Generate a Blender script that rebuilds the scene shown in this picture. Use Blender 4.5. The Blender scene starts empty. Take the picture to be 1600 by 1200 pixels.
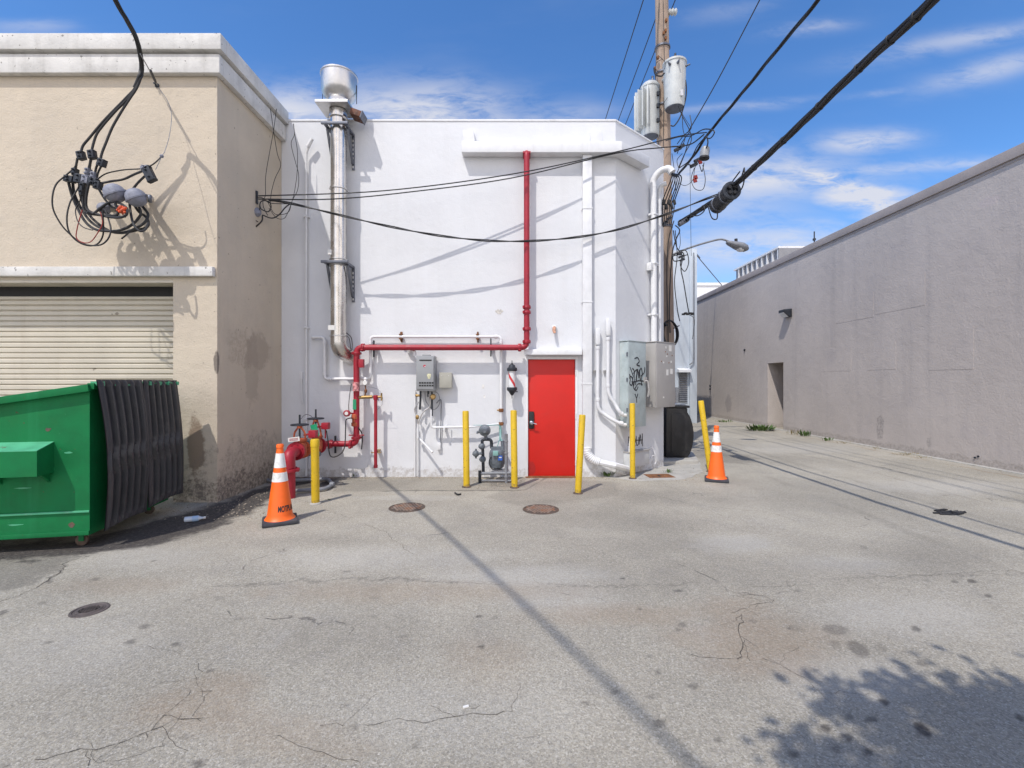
import bpy, bmesh, math, random
import numpy as np
from mathutils import Vector, Matrix
R = math.radians
random.seed(7)
sc = bpy.context.scene
col = sc.collection

# ---------------------------------------------------------------- camera
F = 725.0; CX = 812.0; CY = 597.0; H = 1.64      # focal length in px of a 1600 px wide picture, principal point, eye height
cam_d = bpy.data.cameras.new('camera'); cam = bpy.data.objects.new('camera', cam_d); col.objects.link(cam)
cam_d.sensor_fit = 'HORIZONTAL'; cam_d.sensor_width = 36; cam_d.lens = 36*F/1600
cam_d.shift_x = -(CX-800)/1600; cam_d.shift_y = -(600-CY)/1600
cam_d.clip_start = 0.05; cam_d.clip_end = 3000
cam.location = (0, 0, H); cam.rotation_euler = (R(90), 0, 0)
sc.camera = cam
sc.view_settings.view_transform = 'Standard'; sc.view_settings.look = 'None'
sc.view_settings.gamma = 1; sc.view_settings.exposure = 0.12

# ---------------------------------------------------------------- sun and sky
SUN = Vector((0.59, 1.0, -1.85)).normalized()    # the way the light travels
sl = bpy.data.lights.new('sun', 'SUN'); so = bpy.data.objects.new('sun', sl); col.objects.link(so)
sl.energy = 3.25; sl.angle = R(0.53); sl.color = (1.0, 0.945, 0.87)
so.rotation_euler = SUN.to_track_quat('-Z', 'Y').to_euler(); so.location = (-5, -10, 20)

world = bpy.data.worlds.new('World'); sc.world = world; world.use_nodes = True
wt = world.node_tree; wt.nodes.clear()
class NT:
    def __init__(s, t): s.t = t
    def n(s, kind, **kw):
        nd = s.t.nodes.new(kind)
        for k, v in kw.items():
            if k.startswith('i_'):
                key = k[2:]
                key = int(key) if key.isdigit() else key.replace('_', ' ')
                nd.inputs[key].default_value = v
            else: setattr(nd, k, v)
        return nd
    def l(s, a, b): s.t.links.new(a, b)
    def m(s, op, a, b=None, c=None, clamp=False):
        nd = s.t.nodes.new('ShaderNodeMath'); nd.operation = op; nd.use_clamp = clamp
        for i, v in enumerate((a, b, c)):
            if v is None: continue
            if isinstance(v, (int, float)): nd.inputs[i].default_value = v
            else: s.l(v, nd.inputs[i])
        return nd.outputs[0]
    def mapr(s, v, a, b, c=0.0, d=1.0, smooth=True):
        nd = s.t.nodes.new('ShaderNodeMapRange'); nd.interpolation_type = 'SMOOTHSTEP' if smooth else 'LINEAR'
        s.l(v, nd.inputs[0])
        for i, x in enumerate((a, b, c, d)): nd.inputs[i+1].default_value = x
        return nd.outputs[0]
    def mix(s, f, a, b, blend='MIX'):
        nd = s.t.nodes.new('ShaderNodeMix'); nd.data_type = 'RGBA'; nd.blend_type = blend
        for i, v in ((0, f), (6, a), (7, b)):
            if isinstance(v, (int, float)): nd.inputs[i].default_value = v
            elif isinstance(v, tuple): nd.inputs[i].default_value = (*v[:3], 1)
            else: s.l(v, nd.inputs[i])
        return nd.outputs[2]
    def noise(s, vec, scale, detail=4, rough=.5, dist=0):
        nd = s.n('ShaderNodeTexNoise', i_Scale=scale, i_Detail=detail, i_Roughness=rough, i_Distortion=dist)
        if vec is not None: s.l(vec, nd.inputs['Vector'])
        return nd.outputs[0]
W = NT(wt)
sky = W.n('ShaderNodeTexSky', sky_type='NISHITA'); sky.sun_disc = False
sky.sun_elevation = math.asin(-SUN.z); sky.sun_rotation = math.atan2(-SUN.x, -SUN.y)
sky.air_density = 1.0; sky.dust_density = 0.35; sky.ozone_density = 3.0
tc = W.n('ShaderNodeTexCoord'); sp = W.n('ShaderNodeSeparateXYZ'); W.l(tc.outputs['Generated'], sp.inputs[0])
yy = W.m('MAXIMUM', W.m('ABSOLUTE', sp.outputs[1]), 0.05)
uu = W.m('DIVIDE', sp.outputs[0], yy); vv = W.m('DIVIDE', sp.outputs[2], yy)
cmb = W.n('ShaderNodeCombineXYZ'); W.l(W.m('MULTIPLY', uu, 1.0), cmb.inputs[0]); W.l(W.m('MULTIPLY', vv, 3.2), cmb.inputs[1])
warp = W.m('MULTIPLY', W.m('SUBTRACT', W.noise(cmb.outputs[0], 5, 3), .5), .12)
uw = W.m('ADD', uu, warp); vw = W.m('ADD', vv, W.m('MULTIPLY', warp, .35))
# (px, py, half width, half height, tilt (rise per run), amount)
clouds = [(655, 178, 150, 46, -.05, 1.1), (455, 175, 75, 38, 0, 1.0), (870, 182, 90, 24, 0, .45), (45, 42, 60, 12, -.05, .35),
          (1150, 278, 190, 34, .02, 1.1), (1330, 300, 120, 26, -.38, 1.5), (1345, 222, 70, 16, .05, .85), (1400, 262, 150, 12, .05, .55),
          (1190, 385, 190, 34, .02, .8), (1510, 62, 150, 15, .18, .55), (1555, 108, 100, 18, .25, .6), (1270, 42, 60, 12, .1, .4),
          (1515, 255, 45, 9, .1, .6), (1140, 168, 120, 7, .08, .35), (1120, 320, 140, 34, 0, .5), (1380, 145, 60, 6, .15, .25),
          (1280, 352, 120, 9, 0, .35), (1130, 20, 60, 14, .1, .2), (560, 150, 60, 20, .3, .25)]
field = None
for (px, py, hw, hh, tilt, amt) in clouds:
    u0 = (px-CX)/F; v0 = (CY-py)/F
    du = W.m('SUBTRACT', uw, u0); dv = W.m('SUBTRACT', W.m('SUBTRACT', vw, v0), W.m('MULTIPLY', du, tilt))
    a = W.m('POWER', W.m('MULTIPLY', du, F/hw), 2.0); b = W.m('POWER', W.m('MULTIPLY', dv, F/hh), 2.0)
    g = W.m('MULTIPLY', W.m('EXPONENT', W.m('MULTIPLY', W.m('ADD', a, b), -1.0)), amt)
    field = g if field is None else W.m('MAXIMUM', field, g)
wn = W.noise(cmb.outputs[0], 6, 9, .56, .35)
wn2 = W.noise(cmb.outputs[0], 3.0, 6, .55, .3)
wh_n = W.noise(cmb.outputs[0], 17, 9, .66, .9)
cl = W.m('MULTIPLY', field, W.mapr(W.m('ADD', W.m('MULTIPLY', wn, .62), W.m('MULTIPLY', wh_n, .38)), .30, .58))
front = W.mapr(sp.outputs[1], 0.0, 0.15)
cl = W.m('MULTIPLY', cl, front)
veil = W.m('ADD', W.m('MULTIPLY', W.mapr(wn2, .5, .9), .05), W.m('MULTIPLY', W.mapr(vv, .42, .05), .34))
cl = W.m('ADD', cl, veil, clamp=True)
cl = W.m('MULTIPLY', cl, 0.92)
# unseen bright cloud added behind the camera to lift the neutral fill light
bn = W.noise(tc.outputs['Generated'], 3.2, 8, .55)
back = W.m('MULTIPLY', W.mapr(bn, .36, .52), W.mapr(sp.outputs[1], -0.02, -0.30))
back = W.m('MULTIPLY', back, W.mapr(sp.outputs[2], .75, .42))
hs = W.n('ShaderNodeHueSaturation', i_Saturation=1.12, i_Value=1.0); W.l(sky.outputs[0], hs.inputs['Color'])
skyc = W.mix(1.0, hs.outputs[0], (.86, 1.12, 1.36), 'MULTIPLY')
c2 = W.mix(cl, skyc, (4.9, 5.0, 5.5)); c2 = W.mix(back, c2, (12.5, 11.6, 11.2))
bg = W.n('ShaderNodeBackground', i_Strength=0.14); W.l(c2, bg.inputs[0])
wo = W.n('ShaderNodeOutputWorld'); W.l(bg.outputs[0], wo.inputs[0])

# ---------------------------------------------------------------- helpers
def P(px, py, Y): return Vector(((px-CX)/F*Y, Y, H-(py-CY)/F*Y))
def G(px, py, z=0.0):
    Y = F*(H-z)/(py-CY); return Vector(((px-CX)/F*Y, Y, z))

def mat(name, c, rough=.7, metal=0.0, var=.12, vscale=4, bump=0.0, bscale=60, bdist=.01, stains=(), streak=None, world_pos=False, masks=(), speck=None, spec=.5, coat=0):
    m = bpy.data.materials.new(name); m.use_nodes = True; t = m.node_tree; t.nodes.clear(); N = NT(t)
    out = N.n('ShaderNodeOutputMaterial'); b = N.n('ShaderNodeBsdfPrincipled')
    b.inputs['Metallic'].default_value = metal; b.inputs['Specular IOR Level'].default_value = spec
    if coat: b.inputs['Coat Weight'].default_value = coat
    N.l(b.outputs[0], out.inputs[0])
    if world_pos: v = N.n('ShaderNodeNewGeometry').outputs['Position']
    else: v = N.n('ShaderNodeTexCoord').outputs['Object']
    c = tuple(c)
    n1 = N.noise(v, vscale, 6, .6)
    f = N.mapr(n1, .3, .7, 0, 1)
    lo = tuple(x*(1-var) for x in c); hi = tuple(min(1, x*(1+var)) for x in c)
    cc = N.mix(f, lo, hi)
    rr = N.mapr(n1, .3, .7, rough-.06, min(1, rough+.08))
    for (sc_, s_scale, a, bb, amt) in stains:
        k = N.m('MULTIPLY', N.mapr(N.noise(v, s_scale, 8, .68, .2), a, bb), amt)
        cc = N.mix(k, cc, sc_)
    if streak:
        (sc_, amt, s) = streak
        mp = N.n('ShaderNodeMapping'); mp.inputs['Scale'].default_value = (s, s, s*.05); N.l(v, mp.inputs[0])
        k = N.m('MULTIPLY', N.mapr(N.noise(mp.outputs[0], 1, 6, .65), .5, .78), amt)
        cc = N.mix(k, cc, sc_)
    if speck:
        (sc_, s_scale, thr, amt) = speck
        k = N.m('MULTIPLY', N.mapr(N.noise(v, s_scale, 2, .5), thr, thr+.06), amt)
        cc = N.mix(k, cc, sc_)
    pos = None
    for (ctr, half, sc_, amt, rag) in masks:      # patch of dirt or damp with its own shape, in metres
        if pos is None:
            pos = N.n('ShaderNodeNewGeometry').outputs['Position']
            nz = N.m('SUBTRACT', N.noise(pos, 5, 7, .7), .5)
        d = None
        s3 = N.n('ShaderNodeSeparateXYZ'); N.l(pos, s3.inputs[0])
        for i in range(3):
            if half[i] is None: continue
            q = N.m('POWER', N.m('DIVIDE', N.m('SUBTRACT', s3.outputs[i], ctr[i]), half[i]), 2.0)
            d = q if d is None else N.m('ADD', d, q)
        d = N.m('ADD', N.m('SQRT', d), N.m('MULTIPLY', nz, rag))
        k = N.m('MULTIPLY', N.mapr(d, .75, 1.1, 1, 0), amt)
        if rag >= 2: k = N.m('MULTIPLY', k, N.mapr(N.noise(pos, 17, 8, .75), .38, .62, .12, 1))
        cc = N.mix(k, cc, sc_)
    N.l(cc, b.inputs['Base Color']); N.l(rr, b.inputs['Roughness'])
    if bump:
        n2 = N.noise(v, bscale, 6, .6); n3 = N.noise(v, bscale*.18, 4, .5)
        h = N.m('ADD', N.m('MULTIPLY', n2, .5), N.m('MULTIPLY', n3, .8))
        bp = N.n('ShaderNodeBump', i_Strength=bump, i_Distance=bdist); N.l(h, bp.inputs['Height']); N.l(bp.outputs[0], b.inputs['Normal'])
    return m

class MB:
    def __init__(s): s.v = []; s.f = []
    def add(s, vs, fs):
        o = len(s.v); s.v += [Vector(x) for x in vs]; s.f += [tuple(i+o for i in f) for f in fs]; return s
    def obox(s, c, ax, h):
        c = Vector(c); a = [Vector(ax[i]).normalized()*h[i] for i in range(3)]
        vs = [c+a[0]*i+a[1]*j+a[2]*k for i in (-1, 1) for j in (-1, 1) for k in (-1, 1)]
        fs = [(0, 1, 3, 2), (4, 6, 7, 5), (0, 4, 5, 1), (2, 3, 7, 6), (0, 2, 6, 4), (1, 5, 7, 3)]
        if a[0].cross(a[1]).dot(a[2]) < 0: fs = [f[::-1] for f in fs]
        return s.add(vs, fs)
    def box(s, x0, x1, y0, y1, z0, z1):
        return s.obox(((x0+x1)/2, (y0+y1)/2, (z0+z1)/2), ((1, 0, 0), (0, 1, 0), (0, 0, 1)), (abs(x1-x0)/2, abs(y1-y0)/2, abs(z1-z0)/2))
    def prism(s, pts, z0, z1):
        n = len(pts); vs = [(p[0], p[1], z0) for p in pts]+[(p[0], p[1], z1) for p in pts]
        a = sum(pts[i][0]*pts[(i+1) % n][1]-pts[(i+1) % n][0]*pts[i][1] for i in range(n))
        fs = [tuple(range(n-1, -1, -1)), tuple(range(n, 2*n))]+[(i, (i+1) % n, n+(i+1) % n, n+i) for i in range(n)]
        if a < 0: fs = [f[::-1] for f in fs]
        return s.add(vs, fs)
    def extrude(s, pts, vec):           # closed planar outline pushed along vec
        n = len(pts); vec = Vector(vec); vs = [Vector(p) for p in pts]; vs += [p+vec for p in vs]
        fs = [tuple(range(n-1, -1, -1)), tuple(range(n, 2*n))]+[(i, (i+1) % n, n+(i+1) % n, n+i) for i in range(n)]
        return s.add(vs, fs)
    def tube(s, pts, r, n=8, cap=True, closed=False):
        pts = [Vector(p) for p in pts]
        q = [pts[0]]
        for p in pts[1:]:
            if (p-q[-1]).length > 1e-5: q.append(p)
        pts = q; m = len(pts)
        rs = r if isinstance(r, (list, tuple)) else [r]*m
        tan = []
        for i in range(m):
            a = pts[(i-1) % m] if closed or i > 0 else pts[i]; b = pts[(i+1) % m] if closed or i < m-1 else pts[i]
            tan.append((b-a).normalized())
        up = Vector((0, 0, 1)) if abs(tan[0].z) < .9 else Vector((1, 0, 0))
        nr = (up-tan[0]*up.dot(tan[0])).normalized(); vs = []; 
        for i in range(m):
            nr = nr-tan[i]*nr.dot(tan[i])
            nr = nr.normalized() if nr.length > 1e-6 else tan[i].orthogonal().normalized()
            bn = tan[i].cross(nr)
            for k in range(n):
                a = 2*math.pi*k/n; vs.append(pts[i]+(nr*math.cos(a)+bn*math.sin(a))*rs[min(i, len(rs)-1)])
        fs = []
        for i in range(m if closed else m-1):
            j = (i+1) % m
            for k in range(n): fs.append((i*n+k, i*n+(k+1) % n, j*n+(k+1) % n, j*n+k))
        if cap and not closed:
            fs.append(tuple(range(n-1, -1, -1))); fs.append(tuple((m-1)*n+k for k in range(n)))
        return s.add(vs, fs)
    def lathe(s, base, axis, prof, n=20):   # prof: (height, radius)
        base = Vector(base); ax = Vector(axis).normalized(); u = ax.orthogonal().normalized(); w = ax.cross(u); vs = []
        for (h, r) in prof:
            for k in range(n):
                a = 2*math.pi*k/n; vs.append(base+ax*h+(u*math.cos(a)+w*math.sin(a))*max(r, 1e-4))
        fs = []; m = len(prof)
        for i in range(m-1):
            for k in range(n): fs.append((i*n+k, i*n+(k+1) % n, (i+1)*n+(k+1) % n, (i+1)*n+k))
        fs.append(tuple(range(n-1, -1, -1))); fs.append(tuple((m-1)*n+k for k in range(n)))
        return s.add(vs, fs)
    def ball(s, c, r, n=14, sx=1):
        return s.lathe(Vector(c)-Vector((0, 0, r)), (0, 0, 1), [(r-r*math.cos(math.pi*i/10), r*math.sin(math.pi*i/10)*sx) for i in range(11)], n)
    def build(s, name, m, parent=None, bevel=0, loc=None, smooth=True):
        root = parent
        while root is not None and root.parent is not None: root = root.parent
        off = Vector(root.location) if root is not None else Vector(loc if loc is not None else (0, 0, 0))
        me = bpy.data.meshes.new(name); me.from_pydata([tuple(v-off) for v in s.v], [], s.f); me.update()
        if bevel:
            bm = bmesh.new(); bm.from_mesh(me)
            ed = [e for e in bm.edges if len(e.link_faces) == 2 and e.calc_face_angle(0) > R(35)]
            bmesh.ops.bevel(bm, geom=ed, offset=bevel, segments=2, affect='EDGES', profile=.6)
            bm.to_mesh(me); bm.free()
        if smooth:
            me.polygons.foreach_set('use_smooth', [True]*len(me.polygons)); me.set_sharp_from_angle(angle=R(38))
        for mm in (m if isinstance(m, (list, tuple)) else [m]): me.materials.append(mm)
        o = bpy.data.objects.new(name, me); col.objects.link(o)
        if parent is not None: o.parent = parent
        else: o.location = off
        return o

def tag(o, label=None, cat=None, group=None, kind=None):
    if label: o['label'] = label
    if cat: o['category'] = cat
    if group: o['group'] = group
    if kind: o['kind'] = kind
    return o
def thing(name, loc, label, cat, group=None):
    o = bpy.data.objects.new(name, None); o.empty_display_size = .1; o.location = loc; col.objects.link(o)
    return tag(o, label, cat, group)
def copy_tree(o, parent=None):
    kids = list(o.children); c = o.copy(); col.objects.link(c); c.parent = parent
    for k in kids: copy_tree(k, c)
    return c
def cat(pts, k=6):                       # smooth line through points
    pts = [Vector(p) for p in pts]; out = []
    for i in range(len(pts)-1):
        p0 = pts[max(i-1, 0)]; p1 = pts[i]; p2 = pts[i+1]; p3 = pts[min(i+2, len(pts)-1)]
        for j in range(k):
            t = j/k; out.append(.5*((2*p1)+(p2-p0)*t+(2*p0-5*p1+4*p2-p3)*t*t+(3*p1-p0-3*p2+p3)*t**3))
    out.append(pts[-1]); return out
def bend(pts, r, k=5):                   # pipe run with rounded corners
    pts = [Vector(p) for p in pts]; out = [pts[0]]
    for i in range(1, len(pts)-1):
        a = (pts[i-1]-pts[i]); b = (pts[i+1]-pts[i]); rr = min(r, a.length*.49, b.length*.49)
        p = pts[i]+a.normalized()*rr; q = pts[i]+b.normalized()*rr
        for j in range(k+1):
            t = j/k; out.append(p*(1-t)**2+pts[i]*2*t*(1-t)+q*t*t)
    out.append(pts[-1]); return out
def sag(a, b, d, n=24):
    a = Vector(a); b = Vector(b); return [a.lerp(b, i/n)-Vector((0, 0, 4*d*(i/n)*(1-i/n))) for i in range(n+1)]
def text_mesh(body, size):
    cu = bpy.data.curves.new('lettering', 'FONT'); cu.body = body; cu.size = size; cu.resolution_u = 3; cu.offset = size*.035
    o = bpy.data.objects.new('lettering', cu); col.objects.link(o)
    dg = bpy.context.evaluated_depsgraph_get(); me = bpy.data.meshes.new_from_object(o.evaluated_get(dg))
    vs = [v.co.copy() for v in me.vertices]; fs = [tuple(p.vertices) for p in me.polygons]
    bpy.data.objects.remove(o); bpy.data.curves.remove(cu); bpy.data.meshes.remove(me)
    return vs, fs
X3 = ((1, 0, 0), (0, 1, 0), (0, 0, 1))

# ---------------------------------------------------------------- materials
YF = 8.03; YL = 6.32; XL = -4.12; XR = 9.0
dirt = (.10, .085, .065)
m_white = mat('white_stucco', (.68, .69, .71), .75, var=.035, vscale=1.3, bump=.5, bscale=55, bdist=.012,
              stains=[((.62, .63, .65), 2.2, .55, .8, .35), ((.66, .64, .6), 9, .66, .78, .3)], streak=((.6, .6, .6), .28, 3.0),
              masks=[((0, YF, 0), (None, None, .16), (.32, .28, .24), .6, 3.0)], speck=((.45, .43, .4), 34, .71, .35))
m_whitepaint = mat('white_gloss_paint', (.71, .715, .725), .45, var=.05, vscale=8, bump=.15, bscale=40, bdist=.004, stains=[((.55, .53, .48), 5, .6, .8, .3)])
m_whitetrim = mat('white_trim', (.72, .725, .735), .6, var=.05, vscale=5, bump=.3, bscale=50, bdist=.006, streak=((.4, .38, .35), .35, 5))
m_cornice = mat('weathered_cornice', (.63, .615, .585), .8, var=.1, vscale=2.5, bump=.6, bscale=35, bdist=.015,
                stains=[((.12, .11, .10), 8, .655, .70, .8), ((.38, .37, .35), 3, .45, .75, .55)], streak=((.3, .28, .25), .4, 6), speck=((.1, .09, .08), 20, .68, .7))
m_cream = mat('cream_stucco', (.55, .475, .375), .88, var=.06, vscale=1.1, bump=.8, bscale=42, bdist=.018,
              stains=[((.48, .43, .37), 2.0, .5, .8, .4), ((.51, .455, .395), 5, .55, .8, .3)], streak=((.42, .38, .32), .25, 3.5),
              masks=[((XL, 6.85, 2.15), (None, .34, .32), (.33, .27, .21), .55, 2.0), ((XL, 7.32, 2.12), (None, .36, .30), (.33, .27, .21), .55, 1.9), ((XL, 7.15, 1.85), (None, .2, .6), (.33, .28, .22), .45, 1.9),
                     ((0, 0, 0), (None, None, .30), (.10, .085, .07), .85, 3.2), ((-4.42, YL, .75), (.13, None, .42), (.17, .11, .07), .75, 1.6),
                     ((XL, YL, 1.9), (.05, .05, .16), (.12, .1, .09), .8, 1.5), ((XL, 7.2, .35), (None, 1.1, .45), (.2, .165, .14), .5, 3.0)],
              speck=((.16, .13, .11), 14, .70, .6))
m_shut = mat('shutter_enamel', (.56, .515, .425), .5, var=.05, vscale=2, bump=.1, bscale=30, bdist=.004, streak=((.30, .24, .17), .3, 5), speck=((.12, .09, .06), 9, .73, .7))
m_dark = mat('dark_void', (.03, .03, .03), .9)
m_greywall = mat('grey_mauve_stucco', (.485, .435, .40), .85, var=.05, vscale=.7, bump=.65, bscale=26, bdist=.02,
                 stains=[((.39, .355, .355), 1.2, .5, .75, .4), ((.47, .43, .43), 2.6, .58, .8, .35)], streak=((.34, .31, .3), .42, 2.2),
                 masks=[((XR, 11.6, .5), (None, .14, .30), (.2, .18, .17), .6, 3.2), ((XR, 10.2, .3), (None, .06, .14), (.22, .2, .19), .5, 3.2),
                        ((0, 0, 0), (None, None, .16), (.24, .21, .18), .6, 2.0), ((XR, 8.9, 5.1), (None, .25, .10), (.50, .43, .42), .5, 1.4), ((XR, 20, .7), (None, .3, .4), (.28, .25, .25), .5, 1.3)])
m_coping = mat('taupe_coping', (.33, .29, .275), .7, var=.08, vscale=2, bump=.2)
m_bluewall = mat('pale_blue_stucco', (.50, .55, .60), .8, var=.06, vscale=1.5, bump=.4, bscale=40, streak=((.36, .38, .4), .4, 3))
m_red = mat('red_pipe_paint', (.33, .012, .028), .45, var=.14, vscale=9, bump=.15, bscale=50, bdist=.004, stains=[((.22, .03, .03), 8, .6, .75, .5), ((.55, .2, .18), 16, .66, .74, .4)])
m_reddoor = mat('red_door_paint', (.58, .010, .004), .5, var=.05, vscale=2.4, bump=.12, bscale=26, bdist=.004, stains=[((.5, .03, .02), 3, .55, .8, .5)], masks=[((.2, 8.06, .13), (.08, None, .13), (.3, .02, .02), .6, .8)])
m_orangerust = mat('orange_rusted_casting', (.42, .09, .035), .65, var=.3, vscale=14, bump=.4, bscale=60, stains=[((.13, .06, .03), 18, .5, .7, .6)])
m_steel = mat('stainless_steel', (.62, .60, .57), .24, .95, var=.14, vscale=3, bump=.04, bscale=8, stains=[((.42, .37, .3), 3.5, .5, .75, .5)], streak=((.3, .24, .17), .5, 10))
m_steeldull = mat('dull_aluminium', (.58, .57, .56), .36, .9, var=.1, vscale=5, bump=.1, bscale=20, stains=[((.35, .32, .28), 5, .55, .8, .5)])
m_galv = mat('galvanised_strut', (.16, .17, .20), .5, .7, var=.2, vscale=10)
m_rust = mat('rusted_metal', (.20, .085, .035), .85, .2, var=.35, vscale=12, bump=.4, bscale=60, stains=[((.35, .15, .05), 14, .5, .7, .6)])
m_brown = mat('brown_motor_box', (.13, .055, .035), .7, .1, var=.35, vscale=12, stains=[((.45, .4, .35), 10, .55, .7, .6)])
m_black = mat('black_cable_rubber', (.018, .018, .020), .55, var=.25, vscale=12)
m_blackp = mat('black_plastic', (.012, .012, .014), .42, var=.3, vscale=4, bump=.2, bscale=20, stains=[((.07, .065, .06), 4, .5, .8, .5)])
m_darkiron = mat('dark_iron', (.03, .035, .045), .5, .3, var=.3, vscale=12, bump=.2)
m_lid = mat('ribbed_lid_plastic', (.036, .037, .042), .42, var=.18, vscale=3, bump=.15, bscale=25, stains=[((.11, .105, .1), 4, .5, .78, .5)], streak=((.08, .08, .08), .25, 8))
m_green = mat('green_dumpster_paint', (.004, .15, .045), .6, spec=.25, var=.15, vscale=3, bump=.35, bscale=9, bdist=.012,
              stains=[((.012, .15, .04), 2.5, .5, .75, .5), ((.10, .36, .2), 11, .66, .76, .4)], streak=((.03, .28, .12), .3, 5), speck=((.09, .05, .03), 22, .72, .7))
m_greenlt = mat('pale_green_paint', (.07, .36, .19), .6, var=.15, vscale=6, stains=[((.3, .45, .36), 9, .58, .75, .5)], speck=((.1, .05, .03), 20, .68, .7))
m_yellow = mat('yellow_bollard_paint', (.62, .41, .012), .5, var=.07, vscale=6, bump=.25, bscale=30, bdist=.004, stains=[((.45, .30, .04), 8, .54, .72, .6), ((.16, .13, .08), 14, .66, .72, .7)], speck=((.14, .10, .04), 30, .66, .8), masks=[((0, 0, 0), (None, None, .06), (.2, .13, .05), .7, 2)])
m_orange = mat('orange_cone_vinyl', (.90, .14, .012), .45, var=.06, vscale=6, bump=.06, stains=[((.6, .12, .03), 7, .58, .8, .5)])
m_reflect = mat('reflective_white_band', (.78, .78, .76), .35, var=.05, vscale=14, stains=[((.42, .40, .36), 9, .5, .72, .7)])
m_ink = mat('black_ink', (.02, .02, .025), .6)
m_rubber = mat('cone_base_rubber', (.045, .045, .055), .75, var=.25, vscale=9, bump=.4, bscale=40, stains=[((.16, .14, .12), 7, .55, .78, .5)])
m_greybox = mat('grey_enamel', (.30, .31, .32), .42, .1, var=.05, vscale=5, bump=.05)
m_beigebox = mat('beige_enamel', (.38, .37, .32), .5, .1, var=.07, vscale=5)
m_cab1 = mat('pale_teal_cabinet_paint', (.42, .48, .48), .5, .1, var=.12, vscale=4, bump=.12, bscale=10, stains=[((.24, .33, .34), 3, .45, .7, .5), ((.5, .5, .45), 7, .55, .75, .5)], speck=((.2, .12, .08), 25, .70, .7))
m_cab2 = mat('warm_grey_cabinet_paint', (.40, .385, .37), .5, .1, var=.05, vscale=3, bump=.08, bscale=10, stains=[((.33, .31, .29), 5, .55, .8, .5)], speck=((.2, .12, .08), 30, .73, .6))
m_meter = mat('weathered_grey_paint', (.13, .15, .175), .6, .2, var=.25, vscale=12, bump=.4, bscale=50, stains=[((.27, .28, .29), 18, .5, .7, .7), ((.1, .08, .06), 16, .6, .75, .6)])
m_teal = mat('teal_enamel', (.20, .38, .36), .5)
m_blue = mat('blue_sticker', (.03, .12, .5), .4)
m_greentag = mat('green_tag', (.02, .32, .15), .45)
m_paper = mat('paper_label', (.72, .71, .68), .6, var=.05)
m_brass = mat('tarnished_brass', (.38, .25, .10), .45, .7, var=.3, vscale=14, stains=[((.15, .08, .04), 16, .5, .7, .5)])
m_wood = mat('weathered_pole_wood', (.35, .265, .205), .9, var=.15, vscale=2, bump=.7, bscale=30, bdist=.012, streak=((.10, .07, .05), .8, 16), stains=[((.45, .38, .32), 2, .5, .8, .5), ((.2, .14, .11), 5, .6, .8, .5)])
m_xfmr = mat('pale_grey_transformer_paint', (.52, .535, .52), .5, .1, var=.06, vscale=5, bump=.05, streak=((.26, .2, .15), .35, 10))
m_concrete = mat('pale_concrete', (.40, .385, .35), .9, var=.12, vscale=5, bump=.7, bscale=60, stains=[((.22, .2, .18), 6, .52, .75, .6)])
m_iron = mat('rusty_manhole_iron', (.115, .088, .072), .75, .35, var=.3, vscale=14, bump=.5, bscale=60, stains=[((.26, .13, .06), 12, .5, .7, .6)])
m_irondk = mat('dark_manhole_iron', (.12, .10, .095), .7, .35, var=.3, vscale=14, bump=.5, stains=[((.17, .13, .1), 18, .5, .7, .5)])
m_leaf = mat('weed_leaf', (.075, .13, .03), .6, var=.35, vscale=8)
m_drygrass = mat('dry_grass', (.24, .19, .085), .8, var=.3, vscale=9)
m_bark = mat('tree_bark', (.14, .11, .085), .9, bump=.6)
m_plastic = mat('clear_bottle_plastic', (.55, .62, .7), .12, var=.05)
m_orangerag = mat('orange_plastic_seal', (.55, .07, .012), .5, var=.4, vscale=30, bump=.8, bscale=80)
m_redw = mat('red_wire', (.25, .02, .015), .5)
m_silver = mat('chrome_handle', (.7, .7, .68), .2, .95)
m_graydome = mat('grey_plastic_hood', (.22, .23, .28), .6, var=.25, vscale=12, stains=[((.1, .1, .12), 12, .5, .7, .6)])
m_greypipe = mat('grey_pvc', (.21, .22, .24), .6, var=.15, vscale=10, stains=[((.15, .13, .12), 8, .5, .7, .5)])
m_stripr = mat('red_stripe', (.60, .02, .03), .3, coat=.5); m_stripb = mat('blue_stripe', (.02, .04, .2), .3, coat=.5)
m_glass = mat('milky_glass', (.75, .76, .77), .2, coat=.6)
m_acmetal = mat('unit_grille', (.25, .25, .26), .7, 0, var=.08)

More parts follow.
